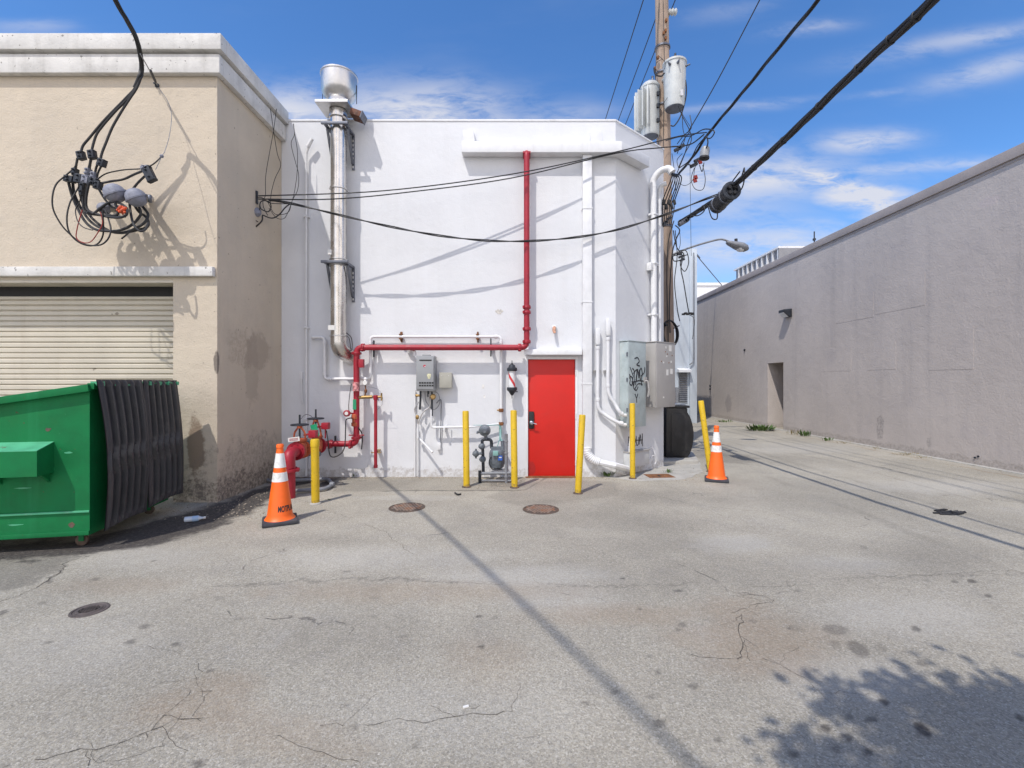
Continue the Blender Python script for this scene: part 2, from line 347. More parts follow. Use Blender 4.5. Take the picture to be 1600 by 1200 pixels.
def ground_material():
    m = bpy.data.materials.new('worn_asphalt'); m.use_nodes = True; t = m.node_tree; t.nodes.clear(); N = NT(t)
    out = N.n('ShaderNodeOutputMaterial'); b = N.n('ShaderNodeBsdfPrincipled'); N.l(b.outputs[0], out.inputs[0])
    v = N.n('ShaderNodeNewGeometry').outputs['Position']
    base = N.mix(N.mapr(N.noise(v, .55, 7, .6, .3), .3, .7), (.275, .249, .198), (.40, .363, .290))
    base = N.mix(N.m('MULTIPLY', N.mapr(N.noise(v, 2.3, 8, .68, .2), .5, .72), .35), base, (.24, .228, .208))
    base = N.mix(N.m('MULTIPLY', N.mapr(N.noise(v, 1.1, 8, .7, .5), .56, .75), .35), base, (.44, .425, .40))
    # aggregate: pale and dark grains of several sizes
    for s_, thr, c_, am in ((120, .60, (.60, .57, .51), .7), (170, .58, (.12, .11, .10), .6), (55, .62, (.46, .44, .39), .4), (75, .63, (.15, .14, .13), .5), (300, .58, (.55, .52, .47), .4)):
        k = N.m('MULTIPLY', N.mapr(N.noise(v, s_, 2, .6), thr, thr+.09), am); base = N.mix(k, base, c_)
    vo = N.n('ShaderNodeTexVoronoi', i_Scale=105.0); N.l(v, vo.inputs['Vector'])
    hs_ = N.n('ShaderNodeSeparateColor'); N.l(vo.outputs['Color'], hs_.inputs[0])
    base = N.mix(N.m('MULTIPLY', N.mapr(hs_.outputs[0], .5, 1.0), .22), base, (.58, .56, .52))
    base = N.mix(N.m('MULTIPLY', N.mapr(hs_.outputs[1], .6, 1.0), .25), base, (.15, .14, .13))
    cellv = N.mapr(hs_.outputs[2], 0, 1, .80, 1.2, smooth=False); cg = N.n('ShaderNodeCombineXYZ')
    for i in range(3): N.l(cellv, cg.inputs[i])
    base = N.mix(1.0, base, cg.outputs[0], 'MULTIPLY')
    # hairline cracks that come and go
    wv = N.n('ShaderNodeMixRGB') if False else None
    wn_ = N.n('ShaderNodeTexNoise', i_Scale=3.0, i_Detail=5.0); N.l(v, wn_.inputs['Vector'])
    vm = N.n('ShaderNodeVectorMath', operation='MULTIPLY_ADD'); N.l(wn_.outputs['Color'], vm.inputs[0]); vm.inputs[1].default_value = (.35, .35, 0); N.l(v, vm.inputs[2])
    ve = N.n('ShaderNodeTexVoronoi', feature='DISTANCE_TO_EDGE', i_Scale=.75); N.l(vm.outputs[0], ve.inputs['Vector'])
    cr = N.mapr(ve.outputs['Distance'], .001, .007, 1, 0)
    cr = N.m('MULTIPLY', cr, N.mapr(N.noise(v, .8, 3), .54, .62))
    cr = N.m('MULTIPLY', cr, N.mapr(N.noise(v, 6, 4), .42, .55))
    base = N.mix(N.m('MULTIPLY', cr, .6), base, (.09, .08, .07))
    at = N.n('ShaderNodeAttribute', attribute_name='stain_and_shade'); sp_ = N.n('ShaderNodeSeparateColor'); N.l(at.outputs['Color'], sp_.inputs[0])
    rag = N.noise(v, 30, 5, .7)
    kd = N.m('MULTIPLY', sp_.outputs[0], N.mapr(rag, .15, .6, .55, 1))
    kb = N.m('MULTIPLY', sp_.outputs[1], N.mapr(rag, .25, .65, .5, 1.3))
    kl = N.m('MULTIPLY', sp_.outputs[2], N.mapr(rag, .3, .7, .45, 1))
    base = N.mix(kl, base, (.50, .48, .44))
    base = N.mix(kb, base, (.27, .19, .12))
    base = N.mix(kd, base, (.042, .036, .034))
    N.l(base, b.inputs['Base Color'])
    wet = N.m('MULTIPLY', N.mapr(at.outputs['Alpha'], 0.0, 1.0), 1.0)
    N.l(N.mapr(wet, 0, 1, .88, .25), b.inputs['Roughness'])
    hh = N.m('ADD', N.m('MULTIPLY', N.noise(v, 110, 4, .7), .7), N.m('ADD', N.m('MULTIPLY', N.noise(v, 14, 5, .6), .8), N.m('MULTIPLY', cr, -.8)))
    bp = N.n('ShaderNodeBump', i_Strength=.75, i_Distance=.012); N.l(hh, bp.inputs['Height']); N.l(bp.outputs[0], b.inputs['Normal'])
    return m
m_ground = ground_material()

# ---------------------------------------------------------------- ground: one sheet to the horizon, its wear and one painted shadow patch held in an attribute
def axis(lo, hi, step, far_lo, far_hi):
    a = list(np.arange(lo, hi+1e-6, step)); s = step; x = hi
    while x < far_hi: s *= 1.25; x += s; a.append(min(x, far_hi))
    s = step; x = lo
    while x > far_lo: s *= 1.25; x -= s; a.insert(0, max(x, far_lo))
    return np.array(sorted(set(a)))
gx = axis(-6.5, 9.2, .022, -400, 400); gy = np.array(sorted(set(list(axis(1.6, 4.6, .018, -400, 4.6))+list(axis(4.62, 9.6, .03, 4.61, 500)))))
XX, YY = np.meshgrid(gx, gy, indexing='xy'); nx, ny = len(gx), len(gy)
rng = np.random.RandomState(4)
def vnoise(x, y, s, seed=0):
    r = np.random.RandomState(seed); T = r.rand(64, 64); x = x*s; y = y*s
    xi = np.floor(x).astype(int); yi = np.floor(y).astype(int); fx = x-xi; fy = y-yi
    fx = fx*fx*(3-2*fx); fy = fy*fy*(3-2*fy)
    g = lambda a, b: T[a % 64, b % 64]
    return (g(xi, yi)*(1-fx)+g(xi+1, yi)*fx)*(1-fy)+(g(xi, yi+1)*(1-fx)+g(xi+1, yi+1)*fx)*fy
nz = vnoise(XX, YY, 5, 1)*.5+vnoise(XX, YY, 11, 2)*.3+vnoise(XX, YY, 29, 3)*.2-.5+(vnoise(XX, YY, 47, 5)-.5)*.25
D = np.zeros_like(XX); B = np.zeros_like(XX); L = np.zeros_like(XX); WT = np.zeros_like(XX)
def sst(x, a, b):
    t = np.clip((x-a)/(b-a), 0, 1); return t*t*(3-2*t)
def spot(A, px, py, rx, ry, amt, soft=.25, rag=.9):     # rx, ry in picture pixels, turned into metres on the ground
    c = G(px, py); e = (G(px, py+ry)-G(px, py-ry)).length/2; w = rx*c.y/F
    sk = c.x/c.y
    dx = (XX-c.x)-(YY-c.y)*sk*.5; d = np.sqrt((dx/w)**2+((YY-c.y)/max(e, .02))**2)+nz*rag
    np.maximum(A, amt*(1-sst(d, 1-soft, 1+soft)), out=A)
def poly(A, pts, amt, soft=.12, rag=.25):
    pts = [G(*p) if not isinstance(p, Vector) else p for p in pts]; n = len(pts); inside = np.zeros(XX.shape, bool); dist = np.full(XX.shape, 1e9)
    xs = XX+nz*rag; ys = YY+nz[::-1, ::-1]*rag
    for i in range(n):
        a = pts[i]; b = pts[(i+1) % n]
        cond = ((a.y > ys) != (b.y > ys)) & (xs < (b.x-a.x)*(ys-a.y)/((b.y-a.y) if abs(b.y-a.y) > 1e-9 else 1e-9)+a.x); inside ^= cond
        t = np.clip(((xs-a.x)*(b.x-a.x)+(ys-a.y)*(b.y-a.y))/max(((b-a).length)**2, 1e-9), 0, 1)
        dist = np.minimum(dist, np.hypot(xs-(a.x+t*(b.x-a.x)), ys-(a.y+t*(b.y-a.y))))
    sd = np.where(inside, -dist, dist)
    np.maximum(A, amt*(1-sst(sd, -soft, soft)), out=A)
def line(A, pts, w, amt, wob=.08):
    pts = [G(*p) for p in pts]; dist = np.full(XX.shape, 1e9); xs = XX+nz*wob; ys = YY+nz.T[:1, :1]*0+nz*wob
    for a, b in zip(pts[:-1], pts[1:]):
        t = np.clip(((xs-a.x)*(b.x-a.x)+(ys-a.y)*(b.y-a.y))/((b-a).length**2), 0, 1)
        dist = np.minimum(dist, np.hypot(xs-(a.x+t*(b.x-a.x)), ys-(a.y+t*(b.y-a.y))))
    brk = sst(vnoise(XX, YY, 1.7, 9)+nz*.5, .2, .5)
    np.maximum(A, amt*brk*(1-sst(dist, w*.4, w)), out=A)
# oil drips and gum: (px, py, rx, ry, strength)
for q in [(1305, 983, 20, 8, .5), (1342, 1015, 20, 11, .75), (1305, 1008, 12, 6, .45), (1240, 981, 16, 7, .4), (1375, 1012, 12, 5, .4), (1066, 976, 8, 4, .5), (1059, 984, 5, 3, .55),
          (1028, 1051, 6, 3.5, .85), (1018, 1088, 9, 5, .6), (1084, 1072, 8, 4, .65), (915, 1098, 7, 5, .75), (962, 1081, 9, 5, .7), (1030, 1129, 10, 7, .9), (1122, 1156, 8, 5, .7),
          (1000, 952, 4, 2, .9), (974, 904, 4, 2, .8), (1060, 923, 5, 2, .7), (1015, 1025, 6, 3, .4), (1072, 1182, 6, 4, .8), (1232, 982, 4, 2, .8), (1245, 923, 5, 2, .5), (1431, 982, 6, 3, .9),
          (1440, 1036, 8, 4, .6), (1491, 909, 5, 2, .7), (1518, 908, 6, 2, .8), (1544, 931, 6, 2, .8), (1448, 907, 5, 2, .7), (1382, 1097, 9, 6, .9), (1328, 1121, 9, 5, .9), (1362, 1124, 10, 5, .9),
          (1290, 1138, 9, 5, .9), (1324, 1152, 9, 6, .9), (1442, 1141, 12, 8, .95), (1307, 1170, 10, 6, .8), (1358, 1175, 12, 7, .9), (1240, 1178, 10, 6, .9), (1595, 1122, 8, 5, .8),
          (204, 1003, 8, 4, .7), (275, 1007, 7, 4, .65), (227, 979, 8, 3, .6), (343, 934, 10, 3, .5), (296, 937, 6, 2, .5), (328, 1048, 8, 4, .55), (75, 1118, 9, 6, .6), (554, 1137, 9, 5, .8),
          (538, 1102, 8, 5, .5), (566, 1087, 8, 4, .4), (752, 1010, 6, 3, .85), (455, 963, 4, 2, .8), (632, 993, 6, 3, .6), (583, 963, 4, 2, .6), (372, 967, 8, 3, .5), (76, 1004, 6, 3, .6), (310, 1194, 7, 4, .8), (288, 1152, 10, 5, .7),
          (150, 905, 6, 2, .5), (240, 877, 3, 2, .9), (750, 963, 5, 2, .7), (772, 965, 5, 2, .6), (418, 901, 3, 2, .7), (650, 1167, 4, 3, .9), (66, 942, 6, 2, .6), (5, 957, 6, 3, .6),
          (440, 860, 12, 4, .3), (540, 893, 10, 2, .4), (380, 1190, 14, 6, .3), (585, 935, 8, 2, .4), (1350, 855, 6, 2, .4), (1175, 970, 5, 3, .5)]:
    spot(D, q[0], q[1], q[2]*random.uniform(.7, 1.15), q[3]*random.uniform(.7, 1.1), q[4]*random.uniform(.5, 1.0))
for q in [(1180, 1000, 110, 40, .35), (1150, 960, 60, 30, .3), (300, 1110, 110, 30, .30), (345, 1075, 60, 22, .3), (980, 960, 150, 16, .28), (640, 925, 240, 14, .25), (180, 915, 90, 10, .2), (450, 1150, 100, 30, .22), (760, 1030, 60, 40, .2),
          (1190, 1040, 90, 18, .3), (520, 1170, 60, 20, .2)]:
    spot(B, q[0], q[1], q[2], q[3], q[4], .6, .9)
for q in [(1150, 848, 60, 12, .55), (830, 900, 120, 16, .5), (880, 935, 90, 20, .35), (1400, 960, 120, 22, .35), (1320, 880, 90, 10, .3), (600, 870, 160, 16, .35), (220, 870, 90, 14, .35), (1480, 760, 120, 8, .45), (1260, 700, 110, 6, .4),
          (1330, 1060, 110, 30, .35), (130, 1010, 140, 30, .2), (700, 1110, 200, 50, .22)]:
    spot(L, q[0], q[1], q[2], q[3], q[4], .6, .9)
# wide darker lanes worn by traffic
for q in [(950, 815, 190, 22, .20), (1180, 890, 240, 26, .22), (620, 990, 260, 30, .12), (480, 845, 80, 10, .2), (1050, 780, 100, 14, .22), (1440, 870, 80, 22, .2), (1020, 850, 200, 14, .16)]:
    spot(D, q[0], q[1], q[2], q[3], q[4], .8, 1.0)
# wet dirt along the foot of the cream building, and the darker worn patch at bottom left
poly(D, [(336, 788), (420, 757), (445, 746), (530, 746), (520, 757), (440, 770), (395, 800), (345, 822), (245, 852), (60, 876), (-80, 880), (-80, 850), (120, 845)], 1.0, .10, .3)
poly(D, [(-80, 878), (60, 862), (120, 866), (88, 890), (40, 915), (-80, 945)], .45, .05, .25)
poly(WT, [(250, 800), (400, 770), (380, 800), (200, 845), (60, 875), (0, 860)], .35, .1, .4)
spot(D, 500, 756, 34, 5, .5); spot(D, 840, 784, 50, 6, .3, .6); spot(L, 640, 778, 70, 4, .3); spot(D, 790, 757, 30, 5, .45)
poly(D, [(1085, 700), (1130, 700), (1180, 716), (1178, 728), (1130, 722), (1085, 715)], .35, .15, .5)  # painted shade: cast shadow of the splice canister and wire clutter
poly(D, [(520, 746), (822, 746), (822, 766), (520, 768)], .22, .02, .04); poly(D, [(826, 752), (960, 752), (975, 775), (830, 790), (760, 778)], .2, .06, .2)
# saw-cut joints, old seams and tyre lines
line(D, [(520, 768), (640, 767), (740, 767), (820, 766)], .035, .75)
line(D, [(820, 766), (855, 746)], .03, .5); line(D, [(340, 914), (600, 905), (900, 915), (1180, 912), (1400, 898), (1600, 895)], .022, .38, .2)
line(D, [(60, 915), (90, 895), (120, 868)], .02, .7, .2); line(D, [(1130, 690), (1300, 720), (1500, 775), (1600, 800)], .05, .16, .1)
line(B, [(1150, 665), (1240, 680), (1340, 698), (1480, 725), (1600, 748)], .05, .5, .2)
for a, b in (((1200, 745), (1600, 900)), ((1180, 705), (1600, 830))): line(D, [a, b], .10, .13, .1)
gv = np.stack([XX.ravel(), YY.ravel(), np.zeros(XX.size)], 1)
idx = np.arange(nx*ny).reshape(ny, nx)
gf = np.stack([idx[:-1, :-1].ravel(), idx[:-1, 1:].ravel(), idx[1:, 1:].ravel(), idx[1:, :-1].ravel()], 1)
me = bpy.data.meshes.new('ground'); me.vertices.add(len(gv)); me.vertices.foreach_set('co', gv.ravel())
me.loops.add(gf.size); me.loops.foreach_set('vertex_index', gf.ravel().astype(np.int32)); me.polygons.add(len(gf))
me.polygons.foreach_set('loop_start', np.arange(0, gf.size, 4, dtype=np.int32)); me.polygons.foreach_set('loop_total', np.full(len(gf), 4, np.int32)); me.update(calc_edges=True)
ca = me.color_attributes.new('stain_and_shade', 'FLOAT_COLOR', 'POINT'); ca.data.foreach_set('color', np.stack([D.ravel(), B.ravel(), L.ravel(), WT.ravel()], 1).ravel().astype(np.float32))
me.materials.append(m_ground); go = bpy.data.objects.new('ground', me); col.objects.link(go); tag(go, kind='structure')
m_crack = mat('crack_dirt', (.09, .078, .064), .95, var=.4, vscale=20)
cr_rng = random.Random(11)
def crack(pts, w=.0035, branch=3, gap=.25):
    pts = [G(*p) if not isinstance(p, Vector) else p for p in pts]; path = []
    for a, c in zip(pts[:-1], pts[1:]):
        n = max(3, int((c-a).length/.035)); d = (c-a).normalized(); s_ = Vector((-d.y, d.x, 0)); off = 0
        for i in range(n): off = off*.75+cr_rng.gauss(0, .010); path.append(a.lerp(c, i/n)+s_*off)
    path.append(pts[-1]); vs = []; fs = []; on = True; mb = MB()
    for i in range(len(path)-1):
        if cr_rng.random() < .09: on = cr_rng.random() > gap
        if not on: continue
        a, c = path[i], path[i+1]; d = (c-a).normalized(); s_ = Vector((-d.y, d.x, 0)); w0 = w*cr_rng.uniform(.12, .62); w1 = w*cr_rng.uniform(.12, .62); z = Vector((0, 0, .0025))
        mb.add([a+s_*w0+z, a-s_*w0+z, c-s_*w1+z, c+s_*w1+z], [(0, 1, 2, 3)])
    if mb.v: mb.build('crack', m_crack, go, smooth=False)
    for k in range(branch):
        p = cr_rng.choice(path); a = cr_rng.uniform(0, 6.28); L_ = cr_rng.uniform(.08, .35); crack([p, p+Vector((math.cos(a), math.sin(a), 0))*L_], w*.6, 0, .1)
crack([(0, 1198), (90, 1180), (200, 1160), (270, 1130), (320, 1122)], .004, 5); crack([(500, 1136), (610, 1128), (700, 1120), (800, 1112)], .003, 4, .4); crack([(1165, 925), (1190, 932), (1212, 940)], .0035, 2); crack([(1212, 940), (1170, 950), (1140, 958)], .0035, 3)
crack([(1158, 960), (1150, 985), (1160, 1005), (1152, 1030)], .006, 4, .1); crack([(60, 918), (85, 900), (100, 880), (160, 862)], .008, 3, .1); crack([(350, 914), (470, 908), (600, 905), (760, 912), (900, 915)], .003, 3, .5); crack([(1165, 915), (1280, 915), (1400, 900), (1590, 892)], .003, 3, .5)
crack([(230, 1010), (300, 1030), (330, 1080), (300, 1120)], .0025, 4, .4); crack([(150, 1195), (240, 1170), (420, 1150), (560, 1190)], .0025, 4, .4); crack([(1000, 770), (1090, 790), (1200, 800), (1290, 830)], .005, 3, .4); crack([(440, 770), (520, 800), (600, 830), (650, 870)], .004, 3, .5); crack([(1190, 1030), (1260, 1060), (1300, 1100)], .0025, 3, .4)

# ---------------------------------------------------------------- cream building on the left
cb = thing('cream_building', (XL, YL, 0), 'cream stucco building with white cornice and a roller shutter behind the green dumpster', 'building')
b = MB()
b.box(-4.72, XL, YL, 7.62, -.2, 6.15); b.box(-4.72, XL, 7.62, YF-.004, -.2, 6.15)
b.box(-15, -4.72, YL, 6.60, 3.03, 6.15); b.box(-15, -4.72, 7.8, YF-.004, -.2, 6.15)
b.build('wall', m_cream, cb)
b = MB()
for (z0, z1, p) in ((5.80, 6.05, .085), (6.05, 6.085, .05), (6.085, 6.30, .13)):
    b.box(-15, XL+p, YL-p, YL, z0, z1); b.box(XL, XL+p, YL, YF-.01, z0, z1)
b.box(-15, XL, YL, YF-.01, 6.15, 6.298)
b.build('cornice', m_cornice, cb, bevel=.012)
b = MB(); b.box(-15, -4.14, YL-.07, YL, 3.07, 3.20); b.build('ledge', m_cornice, cb, bevel=.014)
b = MB(); b.box(-15, -4.722, YL+.002, 6.6, 2.995, 3.028); b.build('lintel_strip', m_shut, cb)
prof = []; z = 0.02
while z < 3.0:
    for dz, dy in ((0, .0), (.012, -.016), (.055, -.018), (.068, 0), (.073, .008)):
        prof.append((6.63+dy, z+dz))
    z += .0755
b = MB(); n = len(prof); vs = [(-15, y, zz) for y, zz in prof]+[(-4.72, y, zz) for y, zz in prof]
b.add(vs, [(i, n+i, n+i+1, i+1) for i in range(n-1)]); sh = b.build('roller_shutter', m_shut, cb)
b = MB(); b.box(-15, -4.72, 6.605, 6.625, 2.86, 3.0); b.build('shutter_hood', m_dark, sh)
b = MB(); b.box(-4.80, -4.722, 6.57, 6.612, 0, 3.0); b.build('guide_rail', m_shut, sh)

# ---------------------------------------------------------------- white building
UX, UY = .7518, .6594; NXn, NYn = .6594, -.7518      # along and out of the splayed corner wall
def S(s, z, o=0.0): return Vector((1.66+UX*s+NXn*o, YF+UY*s+NYn*o, z))
def SP(px, py, o=0.0):
    q = (px-CX)/F; s = (q*(YF+NYn*o)-1.66-NXn*o)/(UX-UY*q); Y = YF+UY*s+NYn*o
    return S(s, H-(py-CY)/F*Y, o)
U3 = Vector((UX, UY, 0)); N3 = Vector((NXn, NYn, 0)); Z3 = Vector((0, 0, 1)); SA = (U3, N3, Z3)
wb = thing('white_building', (1.66, YF, 0), 'white painted two storey stucco building with a splayed corner and a red back door', 'building')
DX0, DX1 = .10, 1.005
b = MB(); HT = 6.15
b.box(-6.5, DX0, YF, YF+.16, -.2, HT); b.box(DX0, DX1, YF, YF+.16, 2.075, HT)
b.prism([(DX1, YF), (1.66, YF), (2.80, 9.03), (2.80, 24), (-6.5, 24), (-6.5, YF+.16), (DX1, YF+.16)], -.2, HT)
b.build('wall', m_white, wb)
b = MB(); b.prism([(-6.5, YF-.012), (1.664, YF-.012), (2.812, 9.024), (2.812, 24), (2.6, 24), (2.6, 9.1), (1.6, 8.25), (-6.5, 8.25)], HT+.001, HT+.035); b.build('parapet_cap', m_whitetrim, wb, bevel=.006)
# projecting band near the top, wrapping the corner
e0 = S(.76, 0, .18); e1 = S(.76, 0, 0.001)
b = MB(); b.prism([(-.985, YF-.18), (1.728, YF-.18), (e0.x, e0.y), (e1.x, e1.y), (1.66, YF-.001), (-.985, YF-.001)], 5.53, 5.72); b.build('projecting_band', m_whitetrim, wb, bevel=.012)
for px in (732.5, 931.5):
    x = (px-CX)/F*7.93; bb = MB()
    bb.extrude([(x-.095, 7.93, 5.722), (x+.105, 7.93, 5.722), (x+.085, 7.93, 5.945), (x-.095, 7.93, 5.945)], (0, .098, 0)); bb.build('vent_block', m_whitepaint, wb, bevel=.005)
# door set
b = MB(); b.box(DX0, .144, YF-.015, YF+.12, 0, 2.075); b.box(.963, DX1, YF-.015, YF+.12, 0, 2.075); b.box(.144, .963, YF-.015, YF+.12, 2.035, 2.075)
b.build('door_frame', m_whitetrim, wb, bevel=.004)
b = MB(); b.box(.147, .960, YF+.03, YF+.075, .012, 2.032); dr = b.build('door', m_reddoor, wb, bevel=.003)
b = MB(); b.box(.16, .25, YF-.0, YF+.0295, .83, 1.13); b.build('lock_plate', m_black, dr, bevel=.02)
b = MB(); b.lathe((.205, YF, .935), (0, -1, 0), [(0, .034), (.02, .034), (.028, .02), (.05, .015)], 16); b.tube([(.205, YF-.05, .935), (.215, YF-.055, .935), (.29, YF-.05, .915)], .011); b.build('door_handle', m_silver, dr)
for z in (.25, 1.05, 1.8): b = MB(); b.tube([(.967, YF-.022, z-.05), (.967, YF-.022, z+.05)], .009); b.build('hinge', m_whitetrim, dr)
b = MB(); b.extrude([(.075, YF-.001, 2.215), (.075, YF-.15, 2.19), (.075, YF-.155, 2.105), (.075, YF-.135, 2.105), (.075, YF-.13, 2.165), (.075, YF-.001, 2.18)], (.985, 0, 0)); b.build('door_hood', m_whitetrim, wb, bevel=.004)
b = MB(); b.box(DX0, DX1, YF-.10, YF+.03, -.02, .011); b.build('threshold', m_rust, wb)
for (px, py, w, h) in ((780, 487, .075, .05), (755, 604, .03, .05), (757, 620, .02, .035)):      # paint flaked off
    c = P(px, py, YF); pts = [(c.x+w*math.cos(a)*random.uniform(.55, 1.1), YF-.003, c.z+h*math.sin(a)*random.uniform(.55, 1.1)) for a in [k*math.pi/8 for k in range(16)]]
    bb = MB(); bb.extrude(pts, (0, .0025, 0)); bb.build('flaked_patch', mat('bare_render', (.56, .54, .50) if w > .05 else (.7, .69, .67), .9, var=.2, vscale=20, bump=.5), wb)

# ---------------------------------------------------------------- grey building on the right
gb = thing('grey_building', (XR, 8, 0), 'long windowless grey mauve stucco building along the right of the alley', 'building')
D0, D1, DZ = 15.84, 16.84, 2.32
b = MB(); b.box(XR, 22, -4, D0, -.2, 5.64); b.box(XR, 22, D1, 46, -.2, 5.64); b.box(XR, 22, D0, D1, DZ, 5.64); b.box(XR+.75, 22, D0, D1, -.2, DZ); b.build('wall', m_greywall, gb)
b = MB(); b.box(XR-.05, XR+.32, -4, 46, 5.70, 5.90); b.box(XR-.012, XR+.3, -4, 46, 5.642, 5.699); b.build('coping', m_coping, gb, bevel=.006)
b = MB(); b.box(XR+.70, XR+.746, D0+.03, D1-.03, .02, DZ-.03); dd = b.build('door', mat('dark_brown_door', (.08, .06, .05), .6), gb)
b = MB()
def slabpatch(y0, y1, z0, z1): b.box(XR-.004, XR+.001, y0, y1, z0, z1)
for (y0, y1, z0, z1) in ((12.6, 13.9, 1.95, 2.6), (11.1, 12.0, 1.95, 2.65), (10.3, 11.75, 3.35, 4.1), (11.8, 13.2, 3.3, 3.95), (9.2, 10.2, 1.9, 2.75)): slabpatch(y0, y1, z0, z1)
b.build('render_patch', m_greywall, gb, smooth=False)
for (px, py) in ((1164, 547), (1110, 603), (1110, 608)):
    Y = XR*F/(px-CX); z = H-(py-CY)/F*Y; bb = MB(); bb.lathe((XR+.01, Y, z), (-1, 0, 0), [(0, .045), (.05, .045), (.055, .03)], 10); bb.build('pipe_stub', m_darkiron, gb)
for (px, py) in ((1524, 715), (1529, 713)):
    Y = XR*F/(px-CX); z = H-(py-CY)/F*Y; bb = MB(); bb.lathe((XR+.01, Y, z), (-1, 0, 0), [(0, .02), (.03, .018)], 8); bb.build('bolt_stub', m_darkiron, gb)
# lamp on the grey wall
Yl = 15.5; zl = 3.93
wl = thing('wall_light', (XR, Yl, zl), 'small dark wedge-shaped floodlight fixed high on the grey wall', 'wall light')
b = MB(); b.extrude([(XR-.003, Yl-.17, zl+.14), (XR-.26, Yl-.17, zl+.12), (XR-.26, Yl-.17, zl+.03), (XR-.09, Yl-.17, zl-.13), (XR-.003, Yl-.17, zl-.13)], (0, .34, 0)); b.build('housing', m_darkiron, wl, bevel=.008)
b = MB(); b.extrude([(XR-.262, Yl-.14, zl+.02), (XR-.268, Yl-.14, zl+.014), (XR-.105, Yl-.14, zl-.128), (XR-.098, Yl-.14, zl-.125)], (0, .28, 0)); b.build('lens', m_glass, wl)
# rooftop unit
ac = thing('rooftop_unit', (10.4, 18.6, 5.64), 'louvred grey air conditioning unit on the roof of the grey building', 'air conditioner')
b = MB(); b.box(10.45, 12.0, 18.6, 22.4, 5.64, 7.0); b.build('casing', m_acmetal, ac, bevel=.01)
for k in range(9):
    y = 18.62+k*.42; bb = MB(); bb.box(10.36, 10.447, y, y+.05, 5.7, 7.02); bb.build('mullion', m_whitetrim, ac)
b = MB(); b.box(10.34, 12.05, 18.55, 22.45, 7.003, 7.08); b.build('top_panel', m_whitetrim, ac)
b = MB(); b.box(10.36, 12.0, 18.55, 18.596, 5.7, 7.0)
b.build('end_panel', m_acmetal, ac)
an = thing('vent_mast', (10.0, 15.8, 5.64), 'thin dark mast rising above the coping of the grey building', 'mast')
b = MB(); b.tube([(10.0, 15.75, 5.6), (10.0, 15.75, 6.75)], .02); b.build('rod', m_darkiron, an); b = MB(); b.lathe((10.0, 15.75, 6.45), (0, 0, 1), [(0, .05), (.06, .05), (.08, .02)], 10); b.build('collar', m_darkiron, an)

# ---------------------------------------------------------------- far pale blue building and the white one beyond
fb = thing('pale_blue_building', (6, 18.6, 0), 'narrow pale blue end wall with a louvred vent seen past the utility pole', 'building')
b = MB(); b.box(2.83, 7.04, 18.6, 26, -.2, 6.92); b.build('wall', m_bluewall, fb)
b = MB(); b.box(6.80, 7.08, 18.52, 26.02, -.2, 6.97); b.build('corner_pier', m_bluewall, fb, bevel=.01)
c0 = P(1061, 583, 18.55); c1 = P(1074, 628, 18.55)
b = MB(); b.box(c0.x, c1.x, 18.56, 18.599, c1.z, c0.z); lv = b.build('louvre', m_greypipe, fb)
b = MB()
for k in range(14): z = c1.z+.05+k*(c0.z-c1.z-.1)/13; b.obox(((c0.x+c1.x)/2, 18.545, z), ((1, 0, 0), (0, .8, -.6), (0, .6, .8)), ((c1.x-c0.x)/2-.01, .03, .005))
b.build('blade', m_steeldull, lv)
b = MB(); b.extrude([(c0.x-.08, 18.6, c0.z+.2), (c0.x-.08, 18.3, c0.z+.12), (c0.x-.08, 18.3, c0.z+.03), (c0.x-.08, 18.6, c0.z+.03)], (c1.x-c0.x+.16, 0, 0)); b.build('hood', m_whitetrim, fb)
b = MB(); q = [P(1084, 395, 18.45), P(1084, 560, 18.45), P(1083, 566, 18.45), P(1077, 570, 18.45)]; b.tube(bend(q, .15), .025); b.build('conduit', m_greypipe, fb)
b = MB(); c = P(1055, 617, 18.5); b.box(c.x-.3, c.x+.1, 18.4, 18.599, c.z-.5, c.z+.3); b.build('meter_box', m_greypipe, fb)
wh = thing('distant_white_building', (9, 33, 0), 'low white parapet wall showing above the far end of the grey building', 'building')
b = MB(); b.box(7.5, 22, 47, 50, -.2, 11.4); b.build('wall', m_whitetrim, wh); b = MB(); b.box(7.4, 22, 46.9, 47.3, 11.403, 11.7); b.build('parapet_cap', m_whitepaint, wh)
gw = thing('guy_wire', (7.1, 18.6, 5), 'thin grey guy wire slanting from the top of the pale blue wall', 'wire')
b = MB(); b.tube([P(1086, 396, 18.7), P(1128, 446, 22)], .018, 6); b.build('strand', m_greypipe, gw); b = MB(); b.tube([P(1087, 396, 18.7), P(1093, 403, 19.2)], .035, 6); b.build('turnbuckle', m_greypipe, gw)

# ---------------------------------------------------------------- kitchen exhaust duct and fan
xd = (529-CX)/F*7.795; yd = 7.795
ex = thing('exhaust_duct', (xd, yd, 2.2), 'tall stainless steel exhaust duct with a bowl-shaped fan, fixed to the white wall', 'exhaust duct')
b = MB(); b.lathe((xd, yd, 2.42), (0, 0, 1), [(0, .128), (1.18, .128), (1.185, .136), (1.21, .136), (1.215, .128), (2.45, .128), (2.455, .137), (2.48, .137), (2.485, .128), (3.62, .128), (3.64, .15), (3.76, .15)], 32)
b.build('duct_pipe', m_steel, ex)
b = MB(); b.tube(bend([(xd, yd, 2.42), (xd, yd, 2.20), (xd+.14, YF+.02, 2.06)], .22, 8), .132, 24); b.build('elbow', m_steel, ex)
for z in (2.40, 3.58, 3.68, 4.86, 5.93):
    bb = MB(); bb.lathe((xd, yd, z), (0, 0, 1), [(0, .134), (.004, .145), (.02, .145), (.024, .134)], 28); bb.build('clamp_band', m_steeldull, ex)
